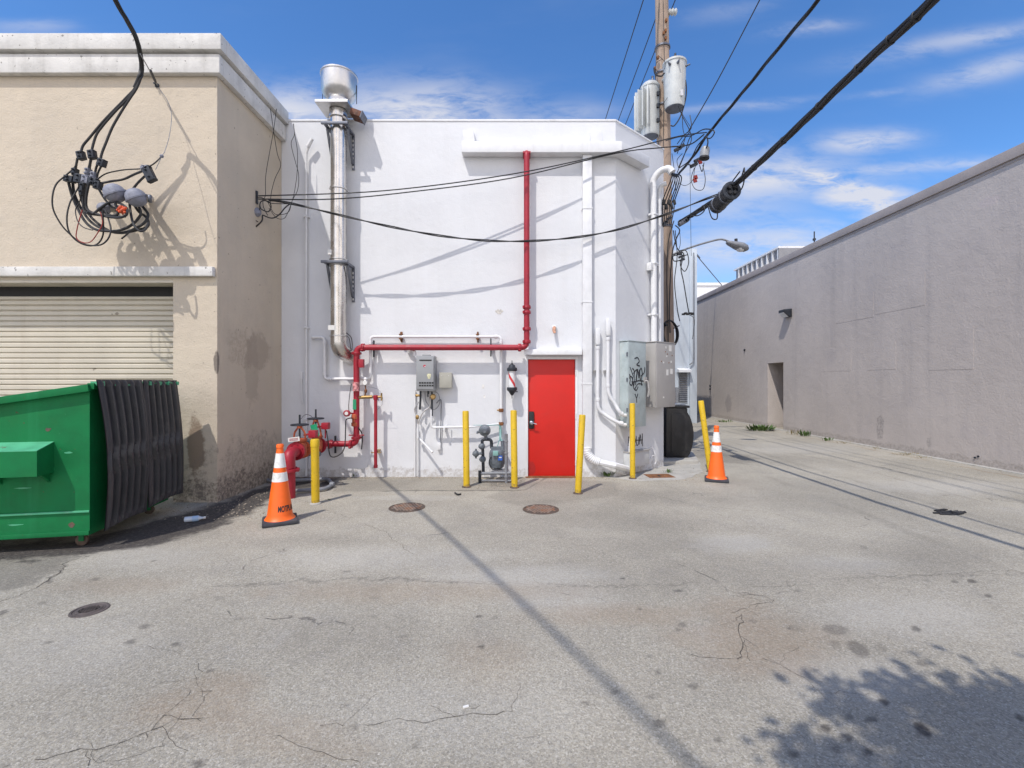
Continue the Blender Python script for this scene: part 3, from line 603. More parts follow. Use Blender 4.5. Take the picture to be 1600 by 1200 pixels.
b = MB(); b.box(xd-.29, xd+.25, yd-.26, yd+.22, 6.19, 6.235); b.build('curb_plate', m_steeldull, ex, bevel=.006)
fb_ = [(0, .17), (.10, .175), (.12, .20), (.18, .255), (.25, .285), (.50, .29), (.505, .30), (.53, .30), (.535, .285), (.50, .25), (.40, .22)]
b = MB(); b.lathe((xd+.02, yd-.02, 6.237), (0, 0, 1), fb_, 40); fn = b.build('fan_bowl', m_steeldull, ex)
b = MB(); b.lathe((xd+.02, yd-.02, 6.63), (0, 0, 1), [(0, .2), (.14, .2), (.17, .17), (.18, .05)], 28); b.build('fan_cap', m_steeldull, fn)
for dx_ in (-.26, .31): b = MB(); b.tube([(xd+dx_, yd-.02, 6.30), (xd+dx_, yd-.02, 6.61)], .006); b.build('fan_wire', m_black, fn)
b = MB(); b.obox((xd+.33, yd-.02, 6.10), ((.94, 0, -.34), (0, 1, 0), (.34, 0, .94)), (.09, .12, .05)); b.build('grease_box', m_brown, ex, bevel=.01)
b = MB(); b.obox((xd+.425, yd-.02, 6.066), ((.94, 0, -.34), (0, 1, 0), (.34, 0, .94)), (.006, .125, .06)); b.build('box_flange', m_galv, ex)
for z in (5.90, 3.62):
    g_ = MB()
    g_.box(xd-.19, xd-.15, yd-.15, YF-.002, z-.02, z+.02); g_.box(xd+.15, xd+.19, yd-.15, YF-.002, z-.02, z+.02); g_.box(xd-.22, xd+.22, yd-.19, yd-.15, z-.02, z+.02); g_.box(xd-.16, xd+.16, yd+.14, yd+.17, z-.016, z+.016)
    for sx in (-.17, .17):
        g_.obox((xd+sx, (yd-.1+YF)/2, z-.27), ((1, 0, 0), (0, .42, -.9), (0, .9, .42)), (.018, .27, .018))
        g_.box(xd+sx-.022, xd+sx+.022, YF-.03, YF-.002, z-.60, z-.022)
    br = g_.build('wall_bracket', m_galv, ex, bevel=.003)
    for k in range(7):
        for sx in (-.17, .17): h_ = MB(); h_.box(xd+sx-.009, xd+sx+.009, YF-.033, YF-.0302, z-.57+k*.075, z-.535+k*.075); h_.build('bolt_slot', m_paper, br)
b = MB(); b.box(xd-.12, xd-.01, yd-.1345, yd-.128, 2.50, 2.58); b.build('paper_sticker', m_paper, ex); b = MB(); b.box(xd-.127, xd-.07, yd-.131, yd-.10, 3.75, 3.83); b.build('paper_sticker', m_paper, ex)
b = MB(); b.tube(cat([P(541, 520, 7.74), P(549, 528, 7.78), P(550, 545, 7.85), P(544, 556, 7.98)]), .007); b.tube(cat([P(540, 524, 7.70), P(546, 530, 7.72), P(547, 548, 7.78), P(540, 556, 7.9)]), .006); b.build('loose_wire', m_black, ex)

# ---------------------------------------------------------------- thin conduit mast at the inside corner
x = (478-CX)/F*7.96
cm = thing('conduit_mast', (x, 7.97, 0), 'thin pale conduit up the shaded left end of the white wall, hooked at top', 'conduit')
b = MB(); b.tube(bend([(x, 7.97, .03), (x, 7.97, 5.58), P(487, 221, 7.92)], .08), .019, 10); b.build('conduit', m_whitepaint, cm)
b = MB(); b.tube([P(481, 229, 7.93), P(488, 217, 7.92)], [.034, .028], 12); b.build('weatherhead', m_whitepaint, cm)
for py in (338, 512, 655):
    bb = MB(); c = P(478, py, 7.97); bb.box(c.x-.05, c.x+.05, 7.985, YF-.001, c.z-.012, c.z+.012); bb.tube([(c.x-.024, 7.96, c.z), (c.x+.024, 7.96, c.z)], .022); bb.build('strap', m_whitepaint, cm)
b = MB(); q = [P(471, 585, 8.0), P(472, 630, 8.0)]; b.tube(q, .012); b.box(q[0].x-.03, q[0].x+.02, 7.985, YF-.001, q[0].z-.1, q[0].z+.05); b.build('side_conduit', m_whitepaint, cm)

# ---------------------------------------------------------------- white gas pipe around the wall
yg = YF-.085
gp = thing('white_gas_pipe', P(783, 664, yg), 'white painted gas pipe looping along the wall above and behind the red pipe', 'gas pipe')
run = [P(487, 527, yg), P(507, 527, yg), P(507, 592, yg), P(579, 592, yg), P(579, 526, yg), P(783, 526, yg), P(783, 662, yg)]
run.insert(0, run[0]+Vector((0, .08, 0)))
b = MB(); b.tube(bend(run, .07), .026, 12); b.build('pipe', m_whitepaint, gp)
for q, dv in ((P(507, 535, yg), Z3), (P(507, 584, yg), Z3), (P(571, 592, yg), Vector((1, 0, 0))), (P(579, 536, yg), Z3), (P(775, 526, yg), Vector((1, 0, 0))), (P(783, 535, yg), Z3), (P(515, 592, yg), Vector((1, 0, 0)))):
    bb = MB(); bb.lathe(q-dv*.025, dv, [(0, .026), (.003, .034), (.047, .034), (.05, .026)], 14); bb.build('fitting', m_whitepaint, gp)
for px, py in ((626, 526), (746, 526)):
    c = P(px, py, yg); bb = MB(); bb.box(c.x-.022, c.x+.022, yg-.03, YF-.002, c.z+.027, c.z+.045); bb.box(c.x-.022, c.x+.022, yg-.03, YF-.002, c.z-.045, c.z-.027); bb.box(c.x-.012, c.x+.012, YF-.02, YF-.001, c.z-.09, c.z+.09); bb.tube([(c.x, yg-.01, c.z-.08), (c.x, yg-.01, c.z+.08)], .007); bb.build('pipe_clamp', m_rust, gp)
for px, py in ((783, 641), (783, 662)):
    c = P(px, py, yg); bb = MB(); bb.lathe(c-Z3*.03, Z3, [(0, .03), (.005, .04), (.03, .044), (.055, .04), (.06, .03)], 8); bb.build('union', m_rust, gp)
b = MB(); c = P(783, 641, yg); b.tube([c-Vector((.07, 0, 0)), c+Vector((.03, 0, 0))], .014); b.build('side_plug', m_brass, gp)
b = MB(); b.tube([P(737, 667, yg-.05), P(783, 662, yg)], .015); b.build('branch_pipe', m_whitepaint, gp)

# ---------------------------------------------------------------- red sprinkler riser and backflow assembly
yr = 7.84; rr_ = .049
xa, ya, za = -3.30, 6.60, .60
rp = thing('fire_sprinkler_riser', (-3.26, 6.57, 0), 'red fire sprinkler pipe with valves, rising from the ground across the white wall', 'sprinkler pipe')
runr = [Vector((xa, 7.62, za)), Vector((xa, yr, za)), P(557, 694, yr), P(557, 543, yr), P(823, 543, yr), P(823, 238, yr), P(823, 236, yr)+Vector((0, .16, .02))]
b = MB(); b.tube(bend(runr, .11, 7), rr_, 18); b.build('pipe', m_red, rp)
def coll(q, d, r=.066, w=.06, m=m_red, name='coupling', par=rp):
    bb = MB(); q = Vector(q); d = Vector(d).normalized(); bb.lathe(q-d*w/2, d, [(0, r*.8), (.004, r), (w*.4, r), (w*.5, r*1.06), (w*.6, r), (w-.004, r), (w, r*.8)], 18)
    o = d.orthogonal().normalized(); 
    for s_ in (-1, 1): bb.obox(q+o*r*s_*1.05, (o, d, o.cross(d)), (.014, w*.3, .018))
    return bb.build(name, m, par)
VX = Vector((1, 0, 0)); VY = Vector((0, 1, 0))
for q, d in ((P(548, 694, yr), VX), (P(557, 684, yr), Z3), (P(557, 552, yr), Z3), (P(567, 543, yr), VX), (P(812, 543, yr), VX), (P(823, 534, yr), Z3), (P(823, 514, yr), Z3), (P(823, 488, yr), Z3), (P(823, 480, yr), Z3), (P(516, 694, yr), VX)): coll(q, d)
b = MB(); b.box(P(817, 0, yr).x, P(829, 0, yr).x, yr-.03, YF-.003, 5.50, 5.528); b.build('ceiling_flange', m_red, rp)
# underground riser, flange, elbow
b = MB(); b.tube([(-3.26, 6.57, -.05), (-3.26, 6.57, .37)], .078, 22); b.tube(bend([(-3.26, 6.57, .42), (-3.27, 6.57, .62), (xa, 6.86, .62)], .17, 9), [.082]*20, 22); b.build('riser_elbow', m_red, rp)
for q, d, m_ in (((-3.26, 6.57, .395), Z3, m_red), ((xa, 6.84, .62), VY, m_red), ((xa, 6.885, .62), VY, m_orangerust), ((xa, 7.04, .62), VY, m_orangerust), ((xa, 7.42, .61), VY, m_orangerust), ((xa, 7.60, .60), VY, m_red)):
    bb = MB(); d = Vector(d); q = Vector(q); bb.lathe(q-d*.018, d, [(0, .12), (.002, .135), (.034, .135), (.036, .12)], 24); u = d.orthogonal().normalized(); w = d.cross(u)
    for k in range(8):
        a = k*math.pi/4+.3; c = q+(u*math.cos(a)+w*math.sin(a))*.112; bb.lathe(c-d*.03, d, [(0, .012), (.06, .012)], 6)
    bb.build('flange', m_, rp)
def gate(y, zc, hz):
    bb = MB(); bb.lathe((xa, y, zc-.1), Z3, [(0, .05), (.02, .09), (.1, .105), (.18, .1), (.22, .075), (.24, .105), (.27, .105), (.28, .06)], 20); bb.tube([(xa, y-.14, zc), (xa, y+.14, zc)], .075, 18)
    v = bb.build('gate_valve', m_orangerust, rp)
    bb = MB()
    for s_ in (-1, 1): bb.tube(cat([(xa+s_*.085, y, zc+.17), (xa+s_*.075, y, zc+.26), (xa+s_*.03, y, hz-.05), (xa+s_*.025, y, hz-.01)]), .014)
    bb.lathe((xa, y, hz-.05), Z3, [(0, .04), (.05, .035)], 14); bb.build('yoke', m_orangerust, v)
    bb = MB(); bb.tube([(xa, y, zc+.17), (xa, y, hz+.15)], .014, 10); bb.build('stem', m_darkiron, v)
    bb = MB(); ring = [(xa+.118*math.cos(a), y+.118*math.sin(a), hz) for a in [k*math.pi/12 for k in range(24)]]; bb.tube(ring, .012, 8, closed=True)
    for k in range(5): a = k*2*math.pi/5; bb.tube([(xa, y, hz+.005), (xa+.118*math.cos(a), y+.118*math.sin(a), hz)], .009, 6)
    bb.lathe((xa, y, hz-.015), Z3, [(0, .03), (.03, .03)], 12); bb.build('handwheel', m_darkiron, v)
gate(6.94+.02, .62, 1.00); gate(7.51, .60, 1.05)
b = MB(); b.lathe((xa, 7.07, .60), VY, [(0, .07), (.03, .10), (.12, .115), (.2, .115), (.29, .10), (.33, .07)], 20); b.tube([(xa+.03, 7.2, .60), (xa+.12, 7.2, .52), (xa+.12, 7.35, .5)], .04, 12); b.lathe((xa, 7.24, .68), Z3, [(0, .07), (.05, .08), (.07, .08), (.075, .04)], 16); b.build('check_valve', m_meter, rp)
for q in (Vector((xa+.19, 6.98, .86)), Vector((xa+.16, 7.50, .93))):
    bb = MB(); bb.box(q.x-.05, q.x+.06, q.y-.05, q.y+.05, q.z-.05, q.z+.055); bb.tube([q-Vector((.05, 0, 0)), q-Vector((.14, 0, .02))], .015); bb.tube([q-Vector((.0, 0, .05)), q-Vector((.0, 0, .2))], .012); bb.build('tamper_switch', m_red, rp, bevel=.008)
b = MB(); b.obox((xa+.05, 7.36, .87), ((1, 0, .25), (0, 1, 0), (-.25, 0, 1)), (.05, .004, .10)); b.build('hanging_tag', m_greentag, rp)
b = MB(); b.obox((xa-.01, 6.80, .80), ((1, 0, .12), (0, 1, 0), (-.12, 0, 1)), (.085, .004, .032)); pt = b.build('paper_tag', m_paper, rp)
b = MB()
for k in range(3): b.obox((xa-.01, 6.794, .815-k*.014), ((1, 0, .12), (0, 1, 0), (-.12, 0, 1)), (.065, .0015, .002))
b.build('tag_print', m_red, pt)
b = MB(); b.obox((xa+.0, 7.36, .83), ((1, 0, .2), (0, 1, 0), (-.2, 0, 1)), (.04, .003, .03)); b.build('paper_tag', m_paper, rp)
b = MB(); b.tube(cat([(xa+.18, 7.49, .86), (xa+.2, 7.5, .70), P(516, 712, 7.6), P(528, 712, 7.6), P(538, 700, 7.65), P(540, 670, 7.7), P(541, 656, 7.7), P(549, 653, 7.75)]), .009); b.tube(cat([P(549, 600, 7.78), P(546, 620, 7.76), P(545, 640, 7.76), P(549, 646, 7.8)]), .006); b.tube(cat([P(560, 668, 7.8), P(566, 680, 7.85), P(565, 702, 7.9)]), .010)
b.tube(cat([P(470, 655, 7.3), P(477, 648, 7.6), P(486, 650, 7.5), P(490, 657, 7.4)]), .004); b.build('signal_cable', m_black, rp)
b = MB(); b.tube([P(524, 681, 7.93), P(524, 708, 7.93)], .019, 6); b.box(P(521, 0, 7.93).x, P(527, 0, 7.93).x, 7.9, YF-.002, .55, .62); b.tube([P(584, 532, 7.93), P(584, 558, 7.93)], .017, 6); b.tube([P(767, 529, 7.93), P(767, 557, 7.93)], .012, 6); b.build('strut_bracket', m_darkiron, rp)
b = MB()
for px in (584, 767): c = P(px, 543, yr); b.box(c.x-.025, c.x+.025, yr+.045, YF-.002, c.z-.012, c.z+.012)
b.build('pipe_hanger', m_darkiron, rp)
# flow alarm switch, tags on the riser, gauge and drain branch
b = MB(); c = P(565, 567, 7.78); b.box(c.x-.035, c.x+.045, 7.72, 7.80, c.z-.08, c.z+.06); b.tube([c+Vector((-.03, .03, .0)), P(557, 569, yr)], .02); b.build('alarm_box', m_red, rp, bevel=.006)
b = MB(); c = P(556, 604, 7.78); b.lathe(c-Z3*.075, Z3, [(0, .05), (.15, .05)], 18); st_ = b.build('band_label', mat('red_white_label', (.62, .25, .25), .5, var=.7, vscale=24), rp)
b = MB(); c = P(554, 632, 7.78); b.obox(c, ((1, .3, 0), (-.3, 1, 0), (0, 0, 1)), (.026, .004, .085)); b.build('green_tag', m_greentag, rp)
b = MB(); b.lathe(P(555, 655, yr)-Z3*.12, Z3, [(0, .05), (.01, .062), (.06, .064), (.07, .05), (.12, .05), (.13, .064), (.2, .06), (.21, .05)], 18); b.build('riser_check', m_orangerust, rp)
b = MB(); c = P(541, 646, 7.66); b.lathe(c, (0, 1, 0), [(0, .035), (.01, .055), (.05, .055), (.06, .03), (.12, .02)], 16); b.tube([c+Vector((0, .08, 0)), P(553, 646, yr)], .012); b.build('bell_gauge', m_red, rp)
b = MB(); b.lathe(P(541, 646, 7.655), (0, 1, 0), [(0, .030), (.006, .030)], 14); b.build('gauge_dial', m_paper, rp)
b = MB(); b.tube([P(561, 621, yr), P(582, 620, yr)], .028, 12); b.tube([P(589, 620, yr), P(596, 620, yr)], .018, 8); b.build('drain_branch', m_brass, rp)
b = MB(); b.tube([P(587, 618, yr), P(587, 731, yr)], .028, 12); b.lathe(P(587, 622, yr), Z3, [(-.03, .035), (0, .042), (.04, .042), (.05, .03)], 14); b.lathe(P(587, 731, yr), Z3, [(0, .034), (.05, .034)], 12); b.build('drain_pipe', m_red, rp)
b = MB(); b.tube([P(587, 707, 7.86)-VX*.08, P(587, 707, 7.86)+VX*.09], .008); b.tube([P(596, 614, yr), P(596, 626, yr)], .016, 8); b.box(P(584, 0, yr).x, P(590, 0, yr).x, 7.87, YF-.002, .455, .48); b.build('drain_clamp', m_brass, rp)
b = MB(); b.tube([P(545, 680, 7.82), P(569, 680, 7.82)], .010); b.build('cross_rod', m_red, rp)
b = MB(); c = P(570, 598, 7.76); b.lathe(c, (0, 1, 0), [(0, .04), (.004, .045), (.03, .045), (.035, .03)], 18); ga = b.build('pressure_gauge', m_steeldull, rp)
b = MB(); b.lathe(c-Vector((0, .003, 0)), (0, 1, 0), [(0, .037), (.002, .037)], 18); b.build('dial', m_paper, ga)
b = MB(); b.tube([c+Vector((0, .02, -.04)), c+Vector((0, .06, -.12)), P(570, 620, yr)], .011); b.lathe(c+Vector((0, .05, -.17)), Z3, [(0, .015), (.02, .024), (.05, .024), (.06, .012)], 10); b.build('gauge_stem', m_rust, ga)
b = MB(); b.tube(cat([P(575, 604, 7.8), P(590, 608, 7.7), P(597, 618, 7.72), P(597, 632, 7.8), P(590, 640, 7.85)]), .002, 5); b.build('seal_wire', m_darkiron, rp)

gc = thing('ground_conduit', G(450, 748), 'grey plastic conduit lying loose on the dirt behind the orange cone', 'conduit')
q = [G(416, 741, .05), G(412, 748, .04), G(424, 752, .04), G(450, 746, .04)]; q2 = [G(440, 768, .04), G(475, 766, .04), G(508, 764, .04), G(520, 757, .04), G(512, 748, .05), G(470, 750, .05), G(440, 752, .04)]
b = MB(); b.tube(bend(q, .08), .028, 10); b.tube(bend(q2, .1), .028, 10); b.build('pipe', m_greypipe, gc)
b = MB(); c = G(519, 757, .05); b.lathe(c-VX*.03, VX, [(0, .04), (.06, .04)], 12); b.build('coupling', m_greypipe, gc)

# ---------------------------------------------------------------- tankless heater and its pipework
def fx(px): return (px-CX)/F*7.80
wh_ = thing('water_heater', P(667, 611, 7.9), 'grey tankless water heater cabinet hung on the white wall under the red pipe', 'water heater')
za_, zb_ = P(0, 611, 7.8).z, P(0, 556, 7.8).z
b = MB(); b.box(fx(650.5), fx(679), 7.78, YF-.03, za_, zb_); ca_ = b.build('cabinet', m_greybox, wh_, bevel=.012)
b = MB(); b.box(fx(652), fx(678), 7.765, 7.779, za_+.03, zb_-.02); b.build('front_panel', m_greybox, wh_, bevel=.006)
for r_ in range(2):
    for k in range(6): x = fx(655.5)+k*.042; b = MB(); b.box(x, x+.032, 7.760, 7.7645, za_+.08+r_*.045, za_+.105+r_*.045); b.build('vent_slot', m_dark, wh_)
b = MB(); b.box(fx(656), fx(675), 7.760, 7.7645, zb_-.085, zb_-.065); b.build('intake_slot', m_dark, wh_)
b = MB(); b.box(fx(660), fx(672), 7.79, 7.86, zb_, zb_+.02); b.build('top_lug', m_greybox, wh_)
b = MB(); c = Vector((fx(664), 7.7645, P(0, 572, 7.77).z)); b.lathe(c, (0, -1, 0), [(0, .022), (.002, .022)], 16); b.build('round_emblem', mat('red_emblem', (.5, .03, .05), .4), wh_)
b = MB(); b.lathe(c+Vector((.008, -.002, -.008)), (0, -1, 0), [(0, .009), (.0015, .009)], 12); b.build('emblem_inset', mat('white_emblem', (.7, .7, .75), .4), wh_)
b = MB(); c = Vector((fx(671), 7.764, P(0, 588, 7.77).z)); pts = [(c.x+.03*math.cos(a)*(1+.25*math.sin(3*a)), 7.7642, c.z+.055*math.sin(a)*(1+.2*math.cos(2*a))) for a in [k*math.pi/8 for k in range(16)]]; b.extrude(pts, (0, -.002, 0)); b.build('torn_sticker', mat('yellowed_sticker', (.6, .58, .38), .6, var=.3, vscale=30), wh_)
b = MB(); b.tube(bend([P(640, 548, 7.97), P(648, 549, 7.9), P(648, 556, 7.9)], .04), .03, 10); b.tube([P(640, 548, 7.97), P(640, 548, YF-.002)], .045, 12); b.build('flue_stub', m_whitepaint, wh_)
jb = thing('junction_box', P(695, 594, 7.95), 'small beige electrical box to the right of the water heater', 'electrical box')
b = MB(); b.box(fx(685.5), fx(704), 7.90, YF-.002, P(0, 605, 7.9).z, P(0, 583, 7.9).z); b.build('box_body', m_beigebox, jb, bevel=.005)
b = MB(); b.box(fx(685), fx(704.5), 7.885, 7.899, P(0, 606, 7.9).z, P(0, 582, 7.9).z); cv = b.build('cover', m_beigebox, jb, bevel=.004)
b = MB()
for px, py in ((690, 587), (701, 587)): b.lathe(P(px, py, 7.885), (0, -1, 0), [(0, .008), (.003, .008)], 8)
b.build('screw', m_steeldull, cv)
hp = thing('heater_pipework', P(665, 640, 7.9), 'rusty valves and white pipes hanging below the water heater', 'pipes')
yh = 7.9
b = MB(); b.tube([P(657, 610, yh), P(657, 625, yh), P(656, 640, yh)], .018); b.tube([P(669, 610, yh), P(669, 620, yh)], .016); b.tube([P(675, 612, yh), P(675, 650, yh)], .016); b.build('copper_stub', m_darkiron, hp)
b = MB(); b.lathe(P(649, 618, yh), VX, [(0, .016), (.02, .025), (.05, .02), (.09, .015)], 10); b.lathe(P(676, 620, 7.82), (0, 1, 0), [(0, .035), (.02, .05), (.06, .045), (.08, .02)], 14); b.lathe(P(652, 655, yh), Z3, [(0, .02), (.02, .03), (.05, .03), (.07, .018)], 10); b.build('valve', m_brass, hp)
b = MB(); b.tube(cat([P(654, 628, yh), P(648, 640, yh), P(652, 652, yh), P(653, 668, yh)]), .011); b.tube(cat([P(670, 616, yh), P(672, 634, yh), P(662, 643, yh), P(656, 655, yh), P(654, 664, yh)]), .011); b.build('flex_hose', m_steeldull, hp)
b = MB(); b.tube(cat([P(664, 613, yh), P(666, 628, yh), P(678, 640, 7.93), P(687, 630, 7.93), P(685, 616, yh), P(679, 612, yh)]), .007); b.tube(cat([P(682, 630, 7.97), P(689, 625, 7.98), P(689, 650, 7.99), P(688, 700, 8.0)]), .009); b.build('wire_loop', m_greypipe, hp)
b = MB(); b.tube(bend([P(674, 640, yh), P(674, 668, yh), P(736, 667, yh)], .05), .020, 10); b.build('gas_feed', m_whitepaint, hp)
b = MB(); b.tube([P(652, 668, 7.98), P(652, 744, 7.98)], .014); b.tube([P(648.5, 610, 8.0), P(648.5, 744, 8.0)], .014); b.tube([P(654, 684, 7.95), P(674, 705, 7.82)], .019); b.tube([P(653, 662, yh), P(653, 684, yh)], .016); b.lathe(P(674, 705, 7.82), (.7, -.4, -.6), [(0, .024), (.03, .024)], 10); b.build('drain_line', m_whitepaint, hp)
b = MB(); c = P(686, 697, 8.0); b.box(c.x-.03, c.x+.03, 7.975, YF-.002, c.z-.06, c.z+.06); b.tube([P(699, 657, 7.93), P(699, 672, 7.93)], .009); b.box(P(693, 0, 7.93).x, P(696, 0, 7.93).x, 7.88, YF-.002, P(0, 673, 7.9).z, P(0, 667, 7.9).z); b.build('outlet_cover', m_whitetrim, hp, bevel=.004)

# ---------------------------------------------------------------- gas meter and its guard
ym = 7.72
gm = thing('gas_meter', P(773, 745, ym), 'weathered grey gas meter with regulator, between two yellow bollards', 'gas meter')
def Q(x, y, Y=ym): return P(720+x/9.23, 640+y/9.23, Y)
b = MB(); c = Q(345, 300, 7.70); b.lathe(c+Vector((0, .06, 0)), (0, -1, 0), [(0, .03), (.02, .085), (.05, .09), (.055, .098), (.07, .098), (.075, .085), (.10, .05), (.15, .035)], 24); b.tube([Q(345, 330), Q(370, 430)], .028, 10); b.tube([Q(345, 300), Q(240, 325), Q(240, 345)], .022, 10); b.build('regulator', m_meter, gm)
b = MB(); b.tube(bend([Q(325, 900), Q(318, 600), Q(305, 430), Q(440, 430), Q(445, 560)], .05), .026, 12); b.build('inlet_pipe', m_darkiron, gm)
for x, y in ((305, 530), (316, 715), (218, 635)):
    bb = MB(); c = Q(x, y); bb.lathe(c-Z3*.05, Z3, [(0, .025), (.015, .045), (.05, .055), (.085, .045), (.10, .025)], 8); bb.tube([c, c-VX*.06], .016); bb.lathe(c-VX*.055, VX, [(0, .025), (.02, .025)], 8)
    if x == 218: bb.tube([c, Q(316, 630)], .022, 10); bb.tube([c-Z3*.08, c+Z3*.08], .015)
    bb.build('valve', m_meter, gm)
b = MB(); b.lathe(Q(525, 850), Z3, [(0, .06), (.03, .11), (.12, .135), (.26, .135), (.30, .12), (.32, .10)], 20); b.box(Q(440, 0).x, Q(630, 0).x, ym-.06, ym+.05, Q(0, 590).z, Q(0, 535).z); b.tube([Q(600, 450), Q(605, 550)], .03, 12); b.build('meter_body', m_meter, gm)
b = MB(); b.box(Q(470, 0).x, Q(548, 0).x, ym-.17, ym-.06, Q(0, 645).z, Q(0, 580).z); b.build('index_box', m_teal, gm, bevel=.008)
b = MB(); b.obox(Q(568, 698, ym-.137), ((1, 0, 0), (0, 1, 0), (0, 0, 1)), (.035, .004, .04)); b.build('blue_sticker', m_blue, gm)
b = MB(); b.obox(Q(568, 690, ym-.143), ((1, 0, 0), (0, 1, 0), (0, 0, 1)), (.022, .0015, .008)); b.build('sticker_print', m_paper, gm)
b = MB(); b.tube(cat([Q(440, 680, 7.6), Q(410, 740, 7.62), Q(430, 830, 7.62), Q(490, 870, 7.65), Q(600, 860, 7.66)]), .008); b.build('bonding_wire', m_black, gm)
b = MB(); b.tube([Q(568, 215, yg), Q(572, 330, yg), Q(570, 420, 7.85), Q(600, 470, 7.8)], .022, 10); b.tube([Q(570, 400, 7.8), Q(525, 540, 7.75)], .007); b.tube([Q(180, 225, 7.8), Q(560, 225, 7.9)], .006); b.build('outlet_pipe', m_teal, gm)
mg = thing('meter_guard', P(773, 752, 7.6), 'low grey pipe guard rail standing around the gas meter', 'guard rail')
b = MB(); a0 = Q(285, 920, 7.55); b.tube([Q(655, 350, 7.55), Vector((Q(655, 0, 7.55).x, 7.55, 0))], .026, 12); b.build('post', m_greypipe, mg)
b = MB(); b.tube([(Q(275, 0, 7.55).x, 7.55, 0), (Q(275, 0, 7.55).x, 7.55, Q(0, 880, 7.55).z)], .026, 12); b.build('post', m_darkiron, mg)
b = MB(); b.tube([Q(290, 920, 7.55), Q(720, 915, 7.55)], .024, 12); b.tube([Q(300, 1020, 7.55), Q(720, 1025, 7.55)], .014, 8); b.build('rail', m_greypipe, mg)
b = MB()
for y in (470, 640, 980): b.lathe(Q(655, y, 7.55), Z3, [(0, .028), (.004, .034), (.025, .034), (.029, .028)], 12)
b.build('fitting', m_greypipe, mg)

# ---------------------------------------------------------------- barber pole
yb = 7.86; bx = (800-CX)/F*yb
bp_ = thing('barber_pole', (bx, yb, P(0, 620, yb).z), 'small barber pole with black ends and red, white and blue stripes beside the red door', 'barber pole')
zc = lambda py: P(0, py, yb).z
b = MB(); b.lathe((bx, yb, zc(607)), Z3, [(0, .058), (zc(578)-zc(607), .058)], 28); gl = b.build('glass_tube', m_glass, bp_)
hgt = zc(578)-zc(607)
for m_, ph in ((m_stripr, 2.2), (m_stripb, 2.2+math.pi)):
    vs = []; fs = []; nn = 20
    for i in range(nn+1):
        t = i/nn; a = ph+t*3.4*1.0-1.7
        for k in range(7): aa = -a+k*.13; vs.append((bx+.0595*math.cos(aa), yb+.0595*math.sin(aa), zc(607)+t*hgt))
    for i in range(nn):
        for k in range(6): fs.append((i*7+k, i*7+k+1, (i+1)*7+k+1, (i+1)*7+k))
    bb = MB(); bb.add(vs, fs); bb.build('stripe', m_, gl)
b = MB(); b.lathe((bx, yb, zc(607)), -Z3, [(-.02, .085), (.0, .088), (.03, .085), (.05, .06), (.09, .035), (.11, .02), (.12, .008), (.17, .006)], 24); b.build('bottom_cap', m_darkiron, bp_)
b = MB(); b.lathe((bx, yb, zc(578)), Z3, [(-.02, .08), (0, .088), (.03, .085), (.045, .062), (.08, .05), (.10, .02), (.12, .008), (.16, .006)], 24); b.build('top_cap', m_darkiron, bp_)
b = MB()
for py in (574, 612): b.tube([(bx, yb, zc(py)), (bx+.02, YF-.002, zc(py))], .018, 8)
b.tube([(bx+.06, yb, zc(612)), (bx+.10, yb, zc(612))], .008); b.build('wall_arm', m_darkiron, bp_)

# small light fitting above the door
lf = thing('bare_lamp_fitting', P(866, 515, YF-.05), 'small white fitting with a rusty orange stub above the red door', 'light fitting')
c = P(866, 512, YF-.03); b = MB(); b.lathe((c.x, YF-.002, c.z), (0, -1, 0), [(0, .045), (.035, .042), (.045, .03)], 16); b.build('backplate', m_whitepaint, lf)
b = MB(); b.tube([(c.x, YF-.04, c.z), (c.x-.01, YF-.10, c.z-.05), (c.x, YF-.11, c.z-.10)], [.03, .028, .022], 10); b.build('stub', mat('faded_orange_rust', (.55, .30, .2), .7, var=.3, vscale=30), lf)

# ---------------------------------------------------------------- square downspout with flexible foot
dsx = (917.5-CX)/F*7.95
ds = thing('downspout', (dsx, 7.96, 0), 'square white downspout right of the red door ending in a ribbed elbow along the base', 'downspout')
b = MB(); b.box(dsx-.078, dsx+.078, YF-.11, YF-.002, .50, 5.528); b.build('pipe', m_whitepaint, ds, bevel=.008)
for z in (4.6, 3.0, 1.6):
    bb = MB(); bb.box(dsx-.088, dsx+.088, YF-.116, YF-.002, z, z+.02); bb.build('strap', m_whitepaint, ds)
pth = cat([Vector((dsx, 7.955, .52)), Vector((dsx+.01, 7.95, .42)), Vector((dsx+.09, 7.94, .32)), Vector((dsx+.2, 7.93, .27))], 8)
b = MB(); b.tube(pth, [.066+.009*(i % 2) for i in range(len(pth))], 12); b.build('ribbed_elbow', m_whitepaint, ds)
b = MB(); b.tube([Vector((dsx+.19, 7.93, .275)), P(960, 727, 7.88), S(.30, .10, .09)], .054, 8); b.build('foot_pipe', m_whitepaint, ds)

